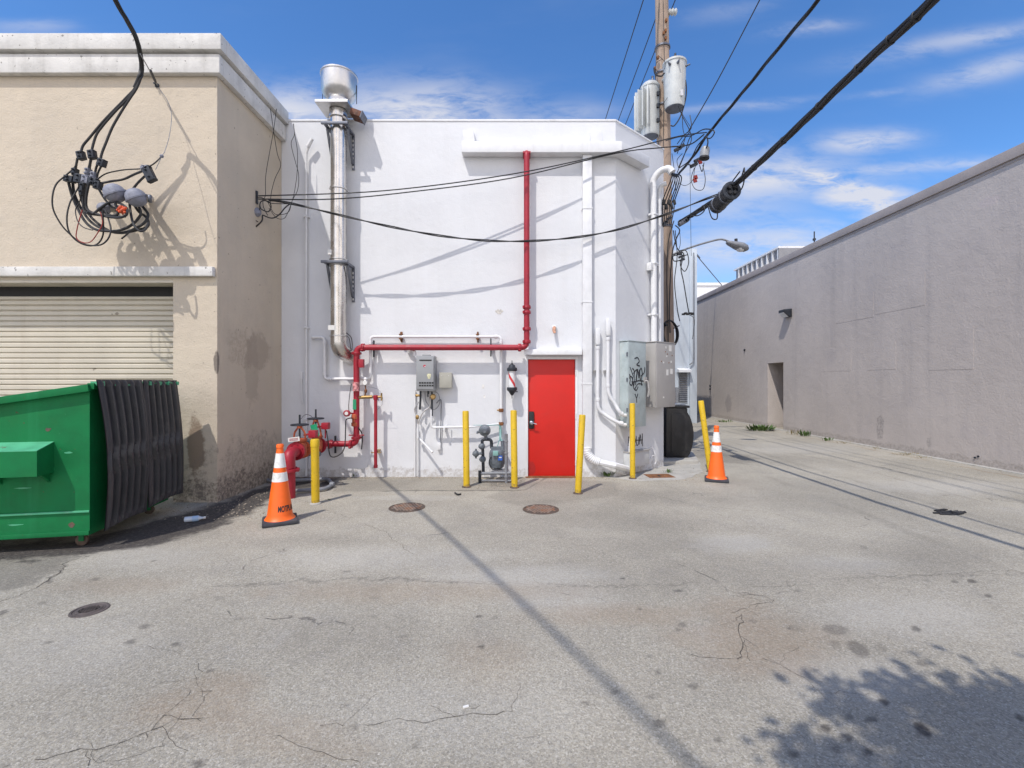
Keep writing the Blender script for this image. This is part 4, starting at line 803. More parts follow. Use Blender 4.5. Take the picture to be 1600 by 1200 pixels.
# ---------------------------------------------------------------- meter conduits on the white wall
for (px, pt, pb, corner, endp, lab) in ((934, 541, 628, (937, 652), (972, 663), 'left, lower one of two white conduits sweeping into the graffitied cabinet'),
                                        (950, 527, 606, (953, 636), (972, 648), 'upper sweeping white conduit entering the graffitied cabinet, nearer the corner')):
    yc = 7.95; t = thing('white_conduit', P(px, pb, yc), lab, 'conduit', 'white conduits curving into the graffitied cabinet')
    q = cat([P(px, pt, yc), P(px, (pt+pb)/2, yc), P(px, pb, yc), P(px+3, pb+13, yc), P(px+11, corner[1]-4, yc), P((px+endp[0])/2+6, endp[1]-6, 7.93), P(*endp, 7.95), P(endp[0]+6, endp[1]+1, 7.97)], 5)
    b = MB(); b.tube(q, .032, 12); b.build('pipe', m_whitepaint, t)
    b = MB(); c = P(px, pt, yc); b.obox(c+Z3*.17+Vector((0, .01, 0)), X3, (.045, .045, .15)); b.build('conduit_body', m_whitepaint, t, bevel=.04)
    b = MB()
    for py in (pt+2, pb-4): b.lathe(P(px, py, yc)-Z3*.03, Z3, [(0, .033), (.004, .040), (.05, .040), (.054, .033)], 14)
    b.lathe(P(endp[0]-4, endp[1]-2, 7.95), (1, 0, -.2), [(0, .04), (.05, .042), (.06, .035)], 12); b.build('coupling', m_whitepaint, t)
    b = MB(); c = P(px, 580, yc); b.box(c.x-.07, c.x+.07, 7.985, YF-.002, c.z-.02, c.z-.008); b.box(c.x-.07, c.x+.07, 7.985, YF-.002, c.z+.008, c.z+.02); b.build('strut_clamp', m_steeldull, t)

# ---------------------------------------------------------------- cabinets on the splayed wall
def cabinet(name, s0, s1, z0, z1, d, m, lab):
    t = thing(name, S((s0+s1)/2, z0, 0), lab, 'electrical cabinet')
    b = MB(); b.obox(S((s0+s1)/2, (z0+z1)/2, d/2+.001), SA, ((s1-s0)/2, d/2-.002, (z1-z0)/2)); b.build('cabinet_body', m, t, bevel=.006)
    b = MB(); b.obox(S((s0+s1)/2, (z0+z1)/2, d+.012), SA, ((s1-s0)/2+.004, .011, (z1-z0)/2+.004)); o = b.build('cabinet_door', m, t, bevel=.005)
    b = MB(); b.obox(S((s0+s1)/2, z1+.014, d/2+.01), SA, ((s1-s0)/2+.012, d/2+.018, .008)); b.build('drip_lid', m, t, bevel=.003)
    return t, o
c1_, cd1 = cabinet('graffitied_cabinet', .111, .629, .86, 2.34, .165, m_cab1, 'pale teal electrical cabinet with black graffiti on its door, left of the grey cabinet')
c2_, cd2 = cabinet('grey_cabinet', .837, 1.467, 1.18, 2.36, .25, m_cab2, 'warm grey electrical cabinet with small stickers, right of the graffitied one')
def strokes(parent, lines, s0, z0, sc_, off, r=.007, name='graffiti', sy=None):
    sy = sy or sc_
    b = MB()
    for ln in lines:
        pts = cat([S(s0+x*sc_, z0+y*sy, off) for x, y in ln], 6) if len(ln) > 2 else [S(s0+x*sc_, z0+y*sy, off) for x, y in ln]
        for i in range(len(pts)-1):
            a, c = pts[i], pts[i+1]; dv = c-a
            if dv.length < 1e-5: continue
            d_ = dv.normalized(); w_ = d_.cross(N3).normalized()
            b.obox((a+c)/2, (d_, w_, N3), (dv.length/2+.002, r*random.uniform(.75, 1.15), .0008+random.random()*.0006))
    return b.build(name, m_ink, parent, smooth=False)
tagl = [[(0, 5), (.3, 3), (.1, 1.5), (1, 1), (1.3, 3.2), (.4, 4.2), (0, 3.4)], [(.2, 7.5), (1.2, 5.2), (1.6, 4.2), (1.2, 3)], [(1.2, 7), (2, 6.2), (2.1, 3.2), (1.9, .8)], [(1.7, 5.2), (3.2, 6.6), (3, 4), (2.6, 1)],
        [(3, 2.2), (3.6, 6.8), (4.1, 3.6), (4.4, 6.6), (4.8, 2.4)], [(4.1, 5.5), (5.2, 7.2), (5.7, 5.2), (5.2, 3), (5.6, .8)], [(5.2, 4.4), (6.6, 5.6), (6.9, 7.6)], [(2.2, -.6), (3.8, 1.4), (5.8, 1.2)], [(.9, 2.2), (2.4, 2.2), (4.2, 2.6), (6.4, 2.4)],
        [(2.4, -2.2), (3.1, -3.6), (3.7, -2.2)], [(3.1, -3.6), (3.2, -5.4)], [(2.2, 10.6), (3.6, 11), (4.3, 9.6), (3.2, 8.4), (4.6, 8)], [(1.5, 1.9), (1.9, -.2), (3, -.9), (3.8, .4)]]
strokes(cd1, tagl, .14, 1.54, .066, .165+.0245, .011, sy=.048)
for z in (1.16, 1.68, 2.12): b = MB(); b.obox(S(.108, z, .165), SA, (.008, .014, .035)); b.build('hinge', m_galv, cd1)
b = MB(); b.tube([S(.60, 1.66, .20), S(.60, 1.66, .25), S(.62, 1.5, .26), S(.615, 1.38, .24)], .016, 8); b.obox(S(.6, 1.68, .195), SA, (.04, .012, .05)); b.build('latch_handle', m_cab2, cd1)
for (s_, z, w, h) in ((1.30, 2.27, .045, .055), (1.20, 1.82, .035, .055), (1.34, 1.84, .04, .05), (1.15, 2.28, .02, .02), (1.18, 2.12, .018, .018), (1.07, 2.0, .02, .015), (1.33, 2.02, .02, .02), (1.07, 1.36, .022, .015)): b = MB(); b.obox(S(s_, z, .2745), SA, (w, .0012, h)); b.build('sticker', m_paper, cd2)
b = MB()
for (s_, z) in ((1.13, 2.2), (1.2, 2.16), (1.25, 2.0), (1.0, 2.02), (1.36, 2.14)): b.lathe(S(s_, z, .274), N3, [(0, .012), (.005, .01)], 8)
b.build('rivet', m_rust, cd2)
lp = thing('low_junction_trough', S(.5, .2, 0), 'low grey trough with scrawled graffiti above it, under the two cabinets', 'electrical box')
b = MB(); b.obox(S(.52, .27, .07), SA, (.30, .068, .13)); b.build('trough', mat('pale_grey_paint', (.52, .53, .53), .6, var=.08, bump=.2), lp, bevel=.006)
b = MB(); b.obox(S(.52, .41, .075), SA, (.31, .075, .008)); b.build('lid', m_cab2, lp)
gr2 = [[(0, 0), (.2, 2.4), (.8, 1.2), (0, .8)], [(1.2, 0), (1.3, 2.6)], [(1.8, 1.2), (2.6, 2.2), (3.3, 1), (2.4, .2), (1.9, 1.4)], [(3.6, 2.4), (3.8, 0), (4.6, .2), (4.8, 2)], [(5, 0), (5.4, 2.6), (6, 0)], [(0.3, 1.4), (6.2, 1.1)], [(6.4, 2.8), (6.6, -.6)], [(2.2, .2), (2.5, -.8), (3.2, 0)]]
strokes(lp, gr2, .36, .50, .068, .004, .009)
b = MB(); b.tube(cat([S(.26, .84, .15), S(.24, .6, .12), S(.26, .36, .10), S(.32, .3, .10)]), .014); b.tube([S(.76, .43, .06), S(.78, .15, .05)], .01); b.build('flex_conduit', m_whitepaint, lp)
b = MB(); c = S(1.08, .30, .05); b.tube(cat([S(1.0, .4, .01), S(1.05, .42, .05), S(1.10, .30, .07), S(1.13, .16, .08), S(1.1, .1, .07)]), .008); b.tube(cat([S(1.0, .2, .02), S(1.05, .26, .05), S(1.13, .27, .06), S(1.16, .34, .02)]), .007); b.build('bent_tube', m_whitepaint, lp)

# ---------------------------------------------------------------- tall conduits and drip loops on the splayed wall
tcx = thing('service_conduits', SP(1022, 535, .09), 'pair of tall white service conduits rising from the grey cabinet to curved heads', 'conduit')
a0 = SP(1022, 534, .085); a1 = SP(1021, 292, .085); b0 = SP(1030.5, 534, .075); b1 = SP(1030, 300, .075)
a0.z = 2.385; b0.z = 2.385
b = MB(); b.tube([a0, a1], .056, 16); b.build('pipe', m_whitepaint, tcx)
b = MB(); b.tube([b0, b1], .036, 14); b.build('pipe', m_whitepaint, tcx)
hq = cat([a1-Z3*.02, a1+Vector((.0, 0, .12)), a1+Vector((.10, -.05, .26)), a1+Vector((.24, -.12, .28)), a1+Vector((.30, -.15, .20))], 5)
b = MB(); b.tube(hq, [.058]*14+[.066]*6+[.07], 16); b.build('gooseneck_head', m_whitepaint, tcx)
b = MB(); b.tube(cat([b1, b1+Vector((.02, -.02, .10)), b1+Vector((.12, -.06, .14))], 4), .042, 12); b.build('gooseneck_head', m_whitepaint, tcx)
for py in (336, 412, 492):
    bb = MB(); c = SP(1022, py, .085); bb.obox(c+N3*(-.04)+U3*.04, SA, (.14, .035, .016)); bb.obox(c+N3*.02, SA, (.065, .042, .014)); bb.build('strap', m_whitepaint, tcx, bevel=.004)
b = MB(); c = SP(1016, 417, .06); b.obox(c, SA, (.05, .05, .07)); b.build('small_box', m_whitepaint, tcx, bevel=.01)
dl = thing('drip_loop_cables', SP(1040, 300, .3), 'bunch of black cables drooping from the gooseneck heads beside the utility pole', 'cables')
h0 = hq[-1]
for k in range(6):
    e = P(1036+k*3.6, 318-abs(k-3)*2, 8.9+.1*k); bb = MB(); mid = h0.lerp(e, .5)+Vector((.05+.02*k, -.02, .10+.015*k))
    bb.tube(cat([h0+Vector((0, 0, -.02)), mid, e, e+Vector((-.01, 0, -.16)), P(1036+k*2.4, 352, 9.0+.05*k)]), .011, 6); bb.build('cable', m_black, dl)
for k in range(5):
    c = P(1037+k*4.2, 316+(k % 2)*7, 8.9+.08*k); bb = MB(); bb.obox(c, ((1, 0, .2), (0, 1, 0), (-.2, 0, 1)), (.022, .025, .05)); bb.build('splice_block', m_black, dl, bevel=.006)
b = MB(); q = P(1042, 346, 9.0); 
for k in range(4): b.obox(q+Vector((random.uniform(-.07, .07), 0, random.uniform(-.12, .1))), ((1, 0, .4), (0, 1, 0), (-.4, 0, 1)), (.035, .03, .02))
b.build('connector', m_darkiron, dl)

# ---------------------------------------------------------------- utility pole and what hangs on it
YP = 10.75; pb = Vector(((1043.5-CX)/F*YP, YP, 0)); pt_ = pb+Vector((-.17, 0, 12.6))
def pole_at(z, dx=0, dy=0): return pb.lerp(pt_, z/12.6)+Vector((dx, dy, 0))
up = thing('utility_pole', pb, 'tall weathered wooden utility pole standing behind the splayed corner of the white building', 'utility pole')
b = MB(); b.tube([pole_at(z) for z in np.linspace(0, 12.6, 14)], [.185-.045*i/13 for i in range(14)], 20); b.build('pole', m_wood, up)
b = MB(); b.obox(pole_at(12.0, 0, -.2), X3, (1.1, .06, .06)); b.build('crossarm', m_wood, up, bevel=.01)
for dx in (-.9, -.2, .75):
    bb = MB(); bb.lathe(pole_at(12.06, dx, -.2), Z3, [(0, .03), (.04, .06), (.08, .035), (.12, .06), (.16, .03)], 12); bb.build('insulator', m_xfmr, up)
for z, dz in ((9.35, .02), (8.0, .02), (8.75, .02), (6.5, .03), (5.2, .03)):
    bb = MB(); bb.lathe(pole_at(z), Z3, [(0, .165), (.002, .178), (dz+.02, .178), (dz+.024, .165)], 18); bb.build('steel_band', m_galv, up)
b = MB()
for (px, py) in ((1041, 32), (1040, 48), (1037, 52), (1028, 90), (1023, 107), (1040, 60)): c = P(px, py, YP-.17); b.obox(c, X3, (.022, .03, .03))
b.build('bolt_plate', m_rust, up)
b = MB(); c = P(1052, 19, YP-.05); b.lathe(c-VX*.12, VX, [(0, .03), (.03, .07), (.07, .05), (.10, .08), (.14, .05), (.17, .08), (.2, .05)], 14); b.tube([c-VX*.25, c], .02); b.build('post_insulator', m_xfmr, up)
b = MB(); b.tube([P(1030, 0, YP-.15), P(1026, 80, YP-.16), P(1022, 160, YP-.16)], .008); b.tube([P(1036, 0, YP-.18), P(1038, 90, YP-.18), P(1036, 240, YP-.19)], .006)
b.tube(cat([P(1053, 345, YP-.25), P(1044, 380, YP-.22), P(1042, 440, YP-.22), P(1044, 520, YP-.22), P(1043, 620, YP-.24)]), .012); b.build('downlead', m_black, up)

t1 = thing('round_transformer', P(1053, 172, YP-.45), 'pale grey cylindrical transformer hung on the front right of the utility pole', 'transformer', 'transformers on the utility pole')
c = P(1054, 170, YP-.5); r1 = .235; h1 = P(0, 103, YP-.5).z-c.z
b = MB(); b.lathe(c-Z3*.0, Z3, [(0, r1*.86), (.04, r1*.90), (h1*.6, r1), (h1, r1*1.03), (h1+.01, r1*1.1), (h1+.05, r1*1.1), (h1+.08, r1*.9), (h1+.12, .05)], 28); b.build('tank', m_xfmr, t1)
b = MB(); b.lathe(c-Z3*.012, Z3, [(0, r1*.80), (.012, r1*.84)], 28); b.build('base_plate', m_galv, t1)
b = MB(); b.lathe(c+Z3*(h1+.1), (.1, 0, 1), [(0, .03), (.03, .05), (.06, .03), (.09, .05), (.12, .03), (.18, .02)], 12); b.build('bushing', m_darkiron, t1)
for a in (-2.3, -1.6, -.6):
    bb = MB(); u = Vector((math.cos(a), math.sin(a), 0)); q = c+Z3*(h1-.09)+u*r1; bb.lathe(q-u*.02, u, [(0, .03), (.05, .03), (.06, .018), (.12, .018)], 10); bb.build('bushing', m_galv, t1)
b = MB(); b.box(c.x+r1*.2, c.x+r1*.45, c.y-r1*1.01, c.y-r1*.9, c.z+.15, c.z+.28); b.build('nameplate', m_steeldull, t1)
b = MB(); b.tube([c+Vector((-.1, .1, h1*.9)), pole_at((c.z+h1*.9), -.05, -.15)], .03, 8); b.tube([c+Vector((-.1, .1, h1*.25)), pole_at((c.z+h1*.25), .05, -.15)], .03, 8); b.build('mounting_bracket', m_xfmr, t1)
t2 = thing('finned_transformer', P(1012, 215, YP), 'pale grey transformer with cooling fins on the left of the utility pole', 'transformer', 'transformers on the utility pole')
c = P(1016, 214, YP-.1); r2 = .205; h2 = P(0, 140, YP-.1).z-c.z
b = MB(); b.lathe(c, Z3, [(0, r2*.92), (.03, r2), (h2, r2), (h2+.01, r2*1.07), (h2+.05, r2*1.07), (h2+.12, r2*.8), (h2+.16, .05)], 28); b.build('tank', m_xfmr, t2)
for k in range(6):
    a = math.pi+(-.65+k*.36); u = Vector((math.cos(a), math.sin(a), 0)); w = Vector((-u.y, u.x, 0)); bb = MB(); bb.obox(c+u*(r2+.07)+Z3*(h2*.52), (u, w, Z3), (.085, .012, h2*.40)); bb.build('cooling_fin', m_xfmr, t2, bevel=.008)
b = MB(); b.lathe(c+Z3*(h2+.1)+VX*.05, Z3, [(0, .03), (.03, .055), (.06, .03), (.09, .05), (.12, .03), (.16, .02), (.2, .03)], 12); b.lathe(c+Z3*(h2+.1)-VX*.02, Z3, [(0, .03), (.03, .05), (.06, .03), (.12, .02)], 12); b.build('bushing', m_galv, t2)
b = MB()
for z in (.25, .55, .8): b.obox(c+Vector((.12, -.2, h2*z)), X3, (.03, .03, .04))
b.build('terminal', m_darkiron, t2)
b = MB(); b.lathe(c-Z3*.01, Z3, [(0, r2*.8), (.01, r2*.86)], 24); b.build('base_plate', m_galv, t2)
tl = thing('transformer_leads', P(1060, 190, YP), 'black looping leads hanging from the transformers on the utility pole', 'cables')
for pts, r in (([(1064, 110), (1071, 125), (1072, 150), (1064, 180), (1054, 196), (1048, 196)], .014), ([(1062, 172), (1068, 185), (1078, 205), (1080, 220), (1070, 240), (1060, 262)], .010), ([(1045, 128), (1052, 150), (1066, 178), (1080, 200)], .006),
               ([(1066, 175), (1067, 200), (1070, 218), (1062, 232)], .008), ([(1008, 212), (1012, 222), (1026, 233), (1029, 222)], .010), ([(1036, 92), (1026, 98), (1026, 110), (1036, 112), (1039, 98), (1030, 88)], .006), ([(1022, 106), (1024, 116), (1033, 119), (1038, 114)], .018),
               ([(1048, 122), (1046, 145), (1038, 160), (1030, 175)], .005)):
    bb = MB(); bb.tube(cat([P(x, y, YP-.6+.0*i) for i, (x, y) in enumerate(pts)]), r, 6); bb.build('cable', m_black, tl)

# street lamp
sl_ = thing('street_lamp', P(1050, 400, YP), 'cobra-head street lamp on a thin curved arm reaching right from the utility pole', 'street lamp')
b = MB(); b.tube(cat([pole_at(P(0, 400, YP).z, .1, -.05), P(1075, 388, YP-.05), P(1100, 380, YP-.05), P(1125, 374, YP-.05), P(1138, 377, YP-.05)]), .022, 10); b.build('arm', m_greypipe, sl_)
c = P(1152, 384, YP-.05); ax = Vector((.93, 0, -.30)).normalized()
b = MB(); b.lathe(c-ax*.26, ax, [(0, .03), (.04, .05), (.12, .065), (.25, .09), (.36, .10), (.46, .08), (.52, .03)], 18)
for v in b.v:
    d = v-c; v.y = c.y+(d.y)*1.5; v.z = c.z+d.z if True else 0
b.build('lamp_head', m_greypipe, sl_)
b = MB(); b.lathe(c+ax*.08-Vector((.01, 0, .035)), Vector((-.3, 0, -.93)), [(0, .12), (.03, .11), (.06, .07), (.07, .02)], 18); b.build('lens', m_glass, sl_)
b = MB(); q = P(1150, 378, YP-.05); b.lathe(q, Z3, [(0, .035), (.07, .035), (.075, .02)], 12); b.build('photocell', m_black, sl_)

# remote pole behind the camera that the overhead lines run to
RP = Vector((3.2, -20.0, 0))
rpole = thing('utility_pole', RP, 'second wooden utility pole at the near end of the overhead lines', 'utility pole')
b = MB(); b.tube([RP, RP+Z3*13], [.18, .13], 16); b.build('pole', m_wood, rpole); b = MB(); b.obox(RP+Z3*12, X3, (1.1, .06, .06)); b.build('crossarm', m_wood, rpole)

# ---------------------------------------------------------------- overhead lines along the alley
def bundle(name, lab, pts, strands, r, tw=.9, spread=None, k=7, m=None):
    t = thing(name, pts[0], lab, 'cable'); path = cat(pts, k); spread = spread or r*1.05; L_ = 0
    acc = [0]
    for a, c in zip(path[:-1], path[1:]): acc.append(acc[-1]+(c-a).length)
    for s_ in range(strands):
        q = []
        for i, p in enumerate(path):
            d = (path[min(i+1, len(path)-1)]-path[max(i-1, 0)]).normalized(); u = d.cross(Z3)
            u = u.normalized() if u.length > .01 else VX; w = u.cross(d)
            a = acc[i]*tw+2*math.pi*s_/strands
            q.append(p+(u*math.cos(a)+w*math.sin(a))*spread*(1 if strands > 1 else 0))
        b = MB(); b.tube(q, r, 8); b.build('strand' if strands > 1 else 'wire', m or m_black, t)
    return t, path
def alley(px, py):                        # point of an alley line seen at this place; all lines run in one vertical plane towards the near pole
    q = (px-CX)/F; Y = (3.42-.0088*10.75*-1-.19)/(q-.0088) if False else 3.326/(q-.0088); return P(px, py, Y)
def near(p, z1, n=8): return [p.lerp(RP+Z3*z1, (i/n)**1.8) for i in range(1, n+1)]
lp_ = [alley(1062, 347), alley(1078, 338), alley(1103, 322), alley(1133, 302), alley(1178, 262), alley(1245, 200), alley(1330, 118), alley(1400, 54), alley(1458, 0)]
low, lowp = bundle('lashed_cable_bundle', 'thickest black lashed cable bundle crossing the sky to the upper right corner', lp_+near(lp_[-1], 8.6), 5, .018, 2.2, .027)
for i in range(8, len(lowp)-28, 5):
    lk = MB(); d = (lowp[i+1]-lowp[i]).normalized(); lk.lathe(lowp[i]-d*.012, d, [(0, .045), (.004, .049), (.024, .049), (.028, .045)], 12); lk.build('lashing_band', m_black, low)
lp_ = [alley(1057, 276), alley(1085, 242), alley(1106, 210), alley(1160, 145), alley(1215, 77), alley(1278, 0)]
mid_, midp = bundle('overhead_cable', 'black cable from the tangle to the top edge, between bundle and thin wire', lp_+near(lp_[-1], 9.6), 3, .012, 3, .014)
lp_ = [P(1074, 208, 9.6), P(1120, 128, 9.0), P(1187, 0, 8.2)]
thin, thp = bundle('thin_overhead_wire', 'thin black wire rising from the tangle to the top edge just right of the pole', lp_+near(lp_[-1], 12.0), 1, .010)
for (x_, lab) in ((3.22, 'leftmost of the three thin power wires above the white roof'), (4.05, 'thin power wire nearest the pole, above the white roof'), (3.72, 'thin power wire between the leftmost one and the one nearest the pole')):
    t, _ = bundle('power_wire', lab, sag((x_, -14, 11.5), (x_, 10.6, 11.6), .1, 6)+[Vector((x_, 30, 11.4)), Vector((x_, 60, 11.6))], 1, .014); t['group'] = 'power wires above the white roof'

# cables from the cream building across the white facade
bk = P(401, 308, 7.25)
u1, p1 = bundle('upper_span_wire', 'upper thin black wire strung across the white wall to the tangle by the pole', [bk+Vector((.03, 0, .02)), P(600, 298, 7.45), P(800, 272, 7.66), P(960, 238, 7.83), P(1060, 213, 8.1), P(1104, 207, 8.35)], 1, .010)
u2, p2 = bundle('lower_span_wire', 'second thin black wire strung just below the upper one across the white wall', [bk+Vector((.03, 0, -.03)), P(520, 311, 7.40), P(640, 300, 7.50), P(800, 278, 7.66), P(960, 240, 7.84), P(1030, 231, 8.0), P(1060, 229, 8.1)], 1, .010)
u3, p3 = bundle('sagging_drop_cable', 'lowest black cable, sagging across the white wall to the black splice canister', [P(420, 313, 7.28), P(455, 318, 7.32), P(600, 352, 7.47), P(700, 370, 7.59), P(790, 377, 7.70), P(880, 373, 7.81), P(960, 360, 7.90), P(1040, 335, 7.90), P(1100, 312, 7.85), P(1125, 303, 7.80)], 2, .010, 4, .011)

# tangle by the pole: many thin wires, a grey splice case, red tags
tg = thing('wire_tangle', P(1085, 245, 8.6), 'tangle of thin black wires with red tags right of the pole below the transformers', 'wires')
for pts, r in (([(1040, 220), (1060, 214), (1080, 212), (1100, 202), (1116, 205), (1110, 216), (1100, 214)], .010), ([(1050, 229), (1066, 228), (1082, 224), (1100, 210)], .012), ([(1058, 240), (1066, 222), (1078, 206)], .008),
               ([(1058, 270), (1070, 240), (1078, 215), (1092, 206)], .008), ([(1062, 262), (1078, 250), (1090, 228), (1104, 212)], .010), ([(1104, 212), (1106, 224), (1100, 240)], .012), ([(1060, 285), (1070, 290), (1082, 282), (1086, 262), (1094, 250)], .005),
               ([(1085, 262), (1080, 280), (1086, 295), (1098, 296), (1102, 280), (1098, 258)], .006), ([(1078, 255), (1080, 400)], .004), ([(1066, 240), (1058, 250), (1060, 262)], .006), ([(1072, 256), (1082, 258), (1090, 252)], .010), ([(1058, 225), (1068, 212), (1080, 200), (1078, 180)], .008),
               ([(1093, 258), (1097, 268), (1100, 254)], .008), ([(1050, 240), (1054, 270), (1056, 300)], .006)):
    bb = MB(); bb.tube(cat([P(x, y, 9.3-(x-1040)/65*1.3) for x, y in pts]), r, 6); bb.build('wire', m_black, tg)
for (x, y) in ((1094, 253), (1087, 277), (1086, 282)):
    bb = MB(); bb.obox(P(x, y, 8.3), ((1, 0, .3), (0, 1, 0), (-.3, 0, 1)), (.03, .012, .035)); bb.build('red_tag', m_redw, tg)
for (x, y) in ((1064, 229), (1059, 233), (1090, 250), (1084, 258)):
    bb = MB(); bb.obox(P(x, y, 8.6), ((1, 0, .5), (0, 1, 0), (-.5, 0, 1)), (.07, .025, .028)); bb.build('clamp', m_darkiron, tg, bevel=.006)
sp1 = thing('grey_splice_case', P(1100, 240, 8.2), 'small grey splice case hanging in the tangle of wires right of the pole', 'splice case')
b = MB(); b.lathe(P(1100, 249, 8.1), (.12, 0, 1), [(0, .05), (.02, .075), (.14, .08), (.2, .07), (.22, .04)], 16); b.build('case', m_greybox, sp1)
b = MB(); b.lathe(P(1100, 250, 8.1), (.12, 0, 1), [(0, .03), (.02, .085), (.05, .085)], 16); b.build('end_cap', m_black, sp1)
# black splice canister on the big bundle
sp2 = thing('black_splice_canister', P(1130, 310, 7.8), 'black cylindrical splice canister strapped under the thick cable bundle', 'splice case')
ax = (P(1143, 298, 7.3)-P(1119, 323, 7.85)).normalized(); c0 = P(1119, 323, 7.85)
b = MB(); b.lathe(c0, ax, [(0, .10), (.01, .125), (.50, .125), (.52, .13)], 26); b.build('barrel', m_blackp, sp2)
b = MB(); b.lathe(c0+ax*.52, ax, [(0, .13), (.01, .145), (.05, .145), (.06, .11), (.055, .09), (.03, .085)], 26); b.build('end_ring', m_darkiron, sp2)
b = MB()
for k in range(4): a = k*math.pi/2; u = ax.orthogonal().normalized(); w = ax.cross(u); q = c0+ax*.57+(u*math.cos(a)+w*math.sin(a))*.06; b.lathe(q, ax, [(0, .03), (.03, .028)], 10)
b.build('cable_port', m_black, sp2)
for pts in ([(1142, 292), (1152, 290), (1158, 278), (1163, 262)], [(1146, 304), (1158, 296), (1163, 280), (1163, 262)], [(1140, 290), (1147, 280), (1156, 268)], [(1106, 321), (1112, 340), (1120, 342), (1121, 330)], [(1095, 330), (1080, 335), (1090, 337), (1100, 330), (1100, 322)]):
    b = MB(); b.tube(cat([P(x, y, 7.55-(x-1130)/60) for x, y in pts]), .010, 6); b.build('pigtail', m_black, sp2)
for t_ in (.1, .38): b = MB(); q = c0+ax*t_; b.lathe(q, ax, [(0, .128), (.002, .132), (.03, .132), (.032, .128)], 22); b.tube([q+Z3*.12, q+Z3*.2], .012); b.build('hanger_strap', m_galv, sp2)
sp3 = thing('terminal_box', P(1067, 348, 9.5), 'small grey cable terminal at the pole end of the thick bundle', 'terminal box')
b = MB(); c = P(1068, 347, 9.4); b.obox(c, ((.85, 0, .5), (0, 1, 0), (-.5, 0, .85)), (.11, .05, .04)); b.build('box', m_galv, sp3, bevel=.01); b = MB(); b.obox(c+Vector((.06, -.07, .03)), ((.85, 0, .5), (0, 1, 0), (-.5, 0, .85)), (.03, .015, .03)); b.build('latch', m_darkiron, sp3)
# coils and slack cable down the pole
sk = thing('slack_cables', P(1060, 420, 10.3), 'slack black cables hanging down beside the lower half of the utility pole', 'cables')
for pts, r in (([(1055, 352), (1062, 360), (1056, 375), (1050, 400), (1046, 470), (1047, 520)], .014), ([(1052, 360), (1057, 385), (1066, 400), (1064, 420), (1068, 440), (1073, 470), (1077, 492)], .012), ([(1055, 360), (1058, 400), (1054, 440), (1058, 480), (1062, 502)], .010),
               ([(1062, 362), (1063, 380), (1060, 392)], .006), ([(1077, 492), (1085, 500), (1082, 530)], .006), ([(1060, 392), (1072, 392), (1076, 410), (1070, 424), (1063, 414), (1066, 402), (1074, 398)], .010), ([(1052, 398), (1066, 394), (1068, 404), (1054, 408), (1052, 400), (1064, 398)], .012)):
    bb = MB(); bb.tube(cat([P(x, y, 10.25) for x, y in pts]), r, 6); bb.build('cable', m_black, sk)
b = MB()
for k in range(5): q = P(1068+k*3.4, 491-(k % 2)*1.5, 10.2); b.obox(q, X3, (.03, .03, .018))
b.tube([P(1066, 491, 10.2), P(1084, 489, 10.2)], .014); b.build('terminal_bar', m_black, sk)
b = MB()
for k in range(3): b.obox(P(1062+k*2, 396+k*5, 10.2), ((1, 0, .4), (0, 1, 0), (-.4, 0, 1)), (.05, .03, .022))
b.build('clamp', m_darkiron, sk)
cc_ = thing('cable_coil', P(1050, 520, 10.4), 'coil of black cable hung on the utility pole above the grey cabinet', 'cable coil')
for k in range(7):
    c = P(1047, 521, 10.42-.02*k); rx = .14+.008*k; rz = .29+.006*(k % 3); bb = MB(); bb.tube([(c.x+rx*math.cos(a), c.y+.05*math.sin(a), c.z+rz*math.sin(a)) for a in [j*math.pi/14 for j in range(28)]], .013, 6, closed=True); bb.build('loop', m_black, cc_)
b = MB()
for a in (.5, 2.4, 4.4): c = P(1047, 521, 10.36); q = Vector((c.x+.16*math.cos(a), c.y, c.z+.30*math.sin(a))); b.obox(q, ((math.cos(a), 0, math.sin(a)), (0, 1, 0), (-math.sin(a), 0, math.cos(a))), (.05, .08, .01))
b.build('tie', m_darkiron, cc_)

# ---------------------------------------------------------------- black container on a pad
pad = MB(); pad.prism([G(1030, 722, .06)[:2], G(1092, 720, .06)[:2], (3.95, 10.6), (2.9, 10.6)], -.05, .07); po = pad.build('concrete_pad', m_concrete, None, bevel=.02); tag(po, kind='structure')
ct = thing('black_barrel_bin', (3.35, 9.95, .07), 'black plastic bulging container on a concrete pad beside the grey cabinet', 'container')
y0, y1 = 9.62, 10.35; xa_, xb_ = (1041-CX)/F*9.62, (1073-CX)/F*9.62; zt = P(0, 636, 9.62).z
pts = []
for k in range(13):
    t = k/12; pts.append((xb_+.02+.13*math.sin(math.pi*t)**.7, t*(zt-.18)+.07))
b = MB(); outl = [(xa_, y0, .075)]+[(x, y0, z) for x, z in pts]+[(xb_+.02, y0, zt-.02), (xa_, y0, zt-.02)]
b.extrude(outl, (0, y1-y0, 0)); b.build('shell', m_blackp, ct, bevel=.02)
b = MB(); b.box(xa_-.015, xb_+.06, y0-.02, y1+.02, zt-.018, zt+.03); b.build('rim', m_blackp, ct, bevel=.012)
b = MB(); b.box(xa_+.02, xb_+.0, y0+.05, y1-.05, zt+.031, zt+.06); b.build('lid', mat('grey_lid', (.32, .34, .36), .5), ct, bevel=.01)
b = MB(); inn = [(xa_+.10, y0-.016, .16)]+[(x-.07, y0-.016, z*.9+.06) for x, z in pts[1:-1]]+[(xb_-.05, y0-.016, zt-.14), (xa_+.10, y0-.016, zt-.14)]
b.extrude(inn, (0, .0155, 0)); b.build('end_panel', m_blackp, ct, bevel=.006)

